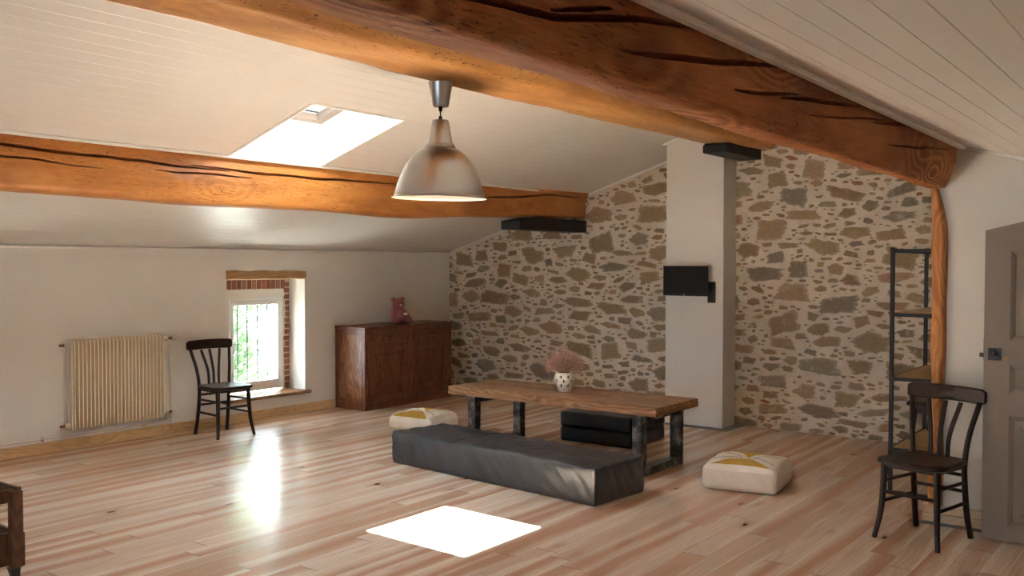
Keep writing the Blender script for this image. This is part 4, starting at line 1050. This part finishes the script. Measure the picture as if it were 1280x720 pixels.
b = MB(); b.lathe([(0, 0), (.013, 0), (.012, .004), (0, .005)], (.118, y0, 1.066), M['brass'], 20, Matrix.Rotation(PI / 2, 4, 'X')); o = b.build('keyhole_cover', d1, 50); o['label'] = 'small round brass keyhole cover'
b = MB(); b.lohi((-.003, y0 + .008, 1.045), (0, y1 - .008, 1.175), M['lock']); b.lohi((-.026, y0 + .011, 1.066), (0, y1 - .013, 1.090), M['lock'], .003); b.build('latch_bolt', d1, 30)
for z in (.25, 1.55):
    b = MB(); b.lathe([(0, -.04), (.009, -.04), (.009, .04), (0, .04)], (DW + .006, y1, z), M['lock'], 12); b.build('hinge', d1, 50)

# ------------------------------------------------------------------ old crate at the left edge
cx1, cy1 = -4.815, 2.285
t = empty('wooden_crate', 'old dark wooden crate on short legs at the left edge', 'crate', (cx1 - .30, cy1 - .45, 0), 0)
hx, hy = .30, .45; c = M['crate']
for sx in (-1, 1):
    for sy in (-1, 1):
        b = MB(); y = sy * (hy - .04); x = sx * hx
        b.lohi((x - .022, y - .022, .07), (x + .022, y + .036, .455), c, .003); b.lohi((x - sx * .05 - .012, sy * hy - .012 - sy * .01, .07), (x - sx * .02 + .012, sy * hy + .012 - sy * .01, .47), c, .003); b.build('corner_post', t, 30)
        b = MB(); b.sweep([(x - sx * .01, y, .072), (x - sx * .012, y + sy * .01, 0)], lambda u: rect(.052 - .022 * u, .052 - .022 * u, .1), M['iron'], up=Vector((0, 1, 0))); b.build('leg', t, 30)
for sx in (-1, 1):
    b = MB(); x = sx * (hx - .030); b.lohi((x - .008, -hy + .03, .395), (x + .008, hy - .03, .462), c, .003); b.build('rail', t, 30)
    b = MB(); b.lohi((x - .010, -hy + .02, .078), (x + .010, hy - .02, .245), c, .003); b.build('side_board', t, 30)
for sy in (-1, 1):
    b = MB(); y = sy * (hy - .012); b.lohi((-hx + .01, y - .008, .40), (hx - .01, y + .008, .470), c, .003); b.build('rail', t, 30)
    b = MB(); b.lohi((-hx - .012, y - .010, .075), (hx + .030, y + .012, .245), c, .004); b.build('end_board', t, 30)
b = MB(); b.lohi((-hx + .03, -hy + .03, .080), (hx - .03, hy - .03, .098), c); b.build('bottom_board', t, 30)

# ------------------------------------------------------------------ outside: ground, trees (the attic is one storey up)
b = MB(); b.lohi((-60, -40, -3.3), (-8.6, 50, -3.0), M['grass']); b.build('ground', smooth=0, kind='structure')
b = MB()   # eave of the roof above the windows
vs = [(x, y, zl(x) + d_) for x in (XL - .25, XL - 1.05) for y in (YB - .2, YF + .2) for d_ in (.0, .14)]
b.add(vs, [[0, 2, 6, 4], [1, 5, 7, 3], [4, 6, 7, 5], [0, 4, 5, 1], [2, 3, 7, 6], [0, 1, 3, 2]], M['roof']); b.build('roof_eave', smooth=0, kind='structure')
def tree(loc, r, h, seed, n, label):
    rr = random.Random(seed); t = empty('leafy_tree', label, 'tree', loc, 0, 'trees outside the window')
    b = MB(); b.tube(bez([(0, 0, 0), (.1, .05, h * .3), (-.05, .1, h * .6), (.05, 0, h * .9)], 5), lambda u: .16 * (1 - .8 * u), M['bark'], 10); b.build('trunk', t)
    b = MB(); cl = [(rr.gauss(0, r * .42), rr.gauss(0, r * .42), rr.uniform(h * .12, h), rr.uniform(.5, 1.1) * r * .45) for _ in range(22)]
    for _ in range(n):
        x, y, z, s_ = rr.choice(cl); d_ = Vector([rr.gauss(0, 1) for _ in range(3)]).normalized() * s_ * rr.random() ** .4
        p_ = Vector((x, y, z)) + d_; a = Vector([rr.gauss(0, 1) for _ in range(3)]).normalized(); u = a.orthogonal().normalized(); w_ = a.cross(u); l_ = rr.uniform(.05, .10)
        g_ = rr.uniform(.7, 1.3)
        b.add([p_ - u * l_, p_ - w_ * l_ * .5 + a * .01, p_ + u * l_, p_ + w_ * l_ * .5 + a * .01], [[0, 1, 2, 3]], M['leaf'], (.14 * g_, .20 * g_, .095 * g_))
    o = b.build('foliage', t, 0); o['kind'] = 'stuff'
tree((-12.2, 8.3, -3.0), 2.0, 4.9, 3, 24000, 'leafy green tree seen close through the window bars')
tree((-21.5, 14.5, -3.0), 2.8, 5.0, 4, 7000, 'leafy green tree farther off behind the window bars')

# ------------------------------------------------------------------ sun, sky
EXPO = -0.18
sd = Vector((1.66, -.40, -2.72)).normalized()
l = bpy.data.lights.new('sun', 'SUN'); l.energy = 400; l.color = (.955, .99, .965); l.angle = math.radians(.6)
o = bpy.data.objects.new('sun', l); COL.objects.link(o); o.rotation_euler = sd.to_track_quat('-Z', 'Y').to_euler(); o.location = (-20, 10, 30)
wd = bpy.data.worlds.new('sky'); S.world = wd; wd.use_nodes = True; nt = wd.node_tree; bg = nt.nodes['Background']
bg.inputs['Color'].default_value = (.70, .86, 1.0, 1); bg.inputs['Strength'].default_value = 38.

# ------------------------------------------------------------------ camera
cam = bpy.data.cameras.new('camera'); co = bpy.data.objects.new('camera', cam); COL.objects.link(co); S.camera = co
F, PITCH, YAW, ROLL = 1172., math.radians(1.45), math.radians(36.9), math.radians(-.1)
cam.sensor_width = 36; cam.lens = F / 1280 * 36; cam.clip_start = .05; cam.clip_end = 200
fw = Vector((-math.sin(YAW) * math.cos(PITCH), math.cos(YAW) * math.cos(PITCH), -math.sin(PITCH))); rt = Vector((math.cos(YAW), math.sin(YAW), 0)); dn = fw.cross(rt)
r2 = rt * math.cos(ROLL) + dn * math.sin(ROLL); d2 = -rt * math.sin(ROLL) + dn * math.cos(ROLL)
co.matrix_world = Matrix(((r2.x, -d2.x, -fw.x, 0), (r2.y, -d2.y, -fw.y, 0), (r2.z, -d2.z, -fw.z, 1.6), (0, 0, 0, 1)))

vs_ = S.view_settings; vs_.view_transform = 'Standard'; vs_.look = 'None'; vs_.gamma = 1; vs_.use_curve_mapping = False; vs_.exposure = EXPO
S.cycles.use_denoising = True; S.cycles.max_bounces = 14; S.cycles.diffuse_bounces = 8; S.cycles.glossy_bounces = 4; S.cycles.transparent_max_bounces = 8
S.cycles.sample_clamp_indirect = 0; S.cycles.caustics_reflective = False; S.cycles.caustics_refractive = False
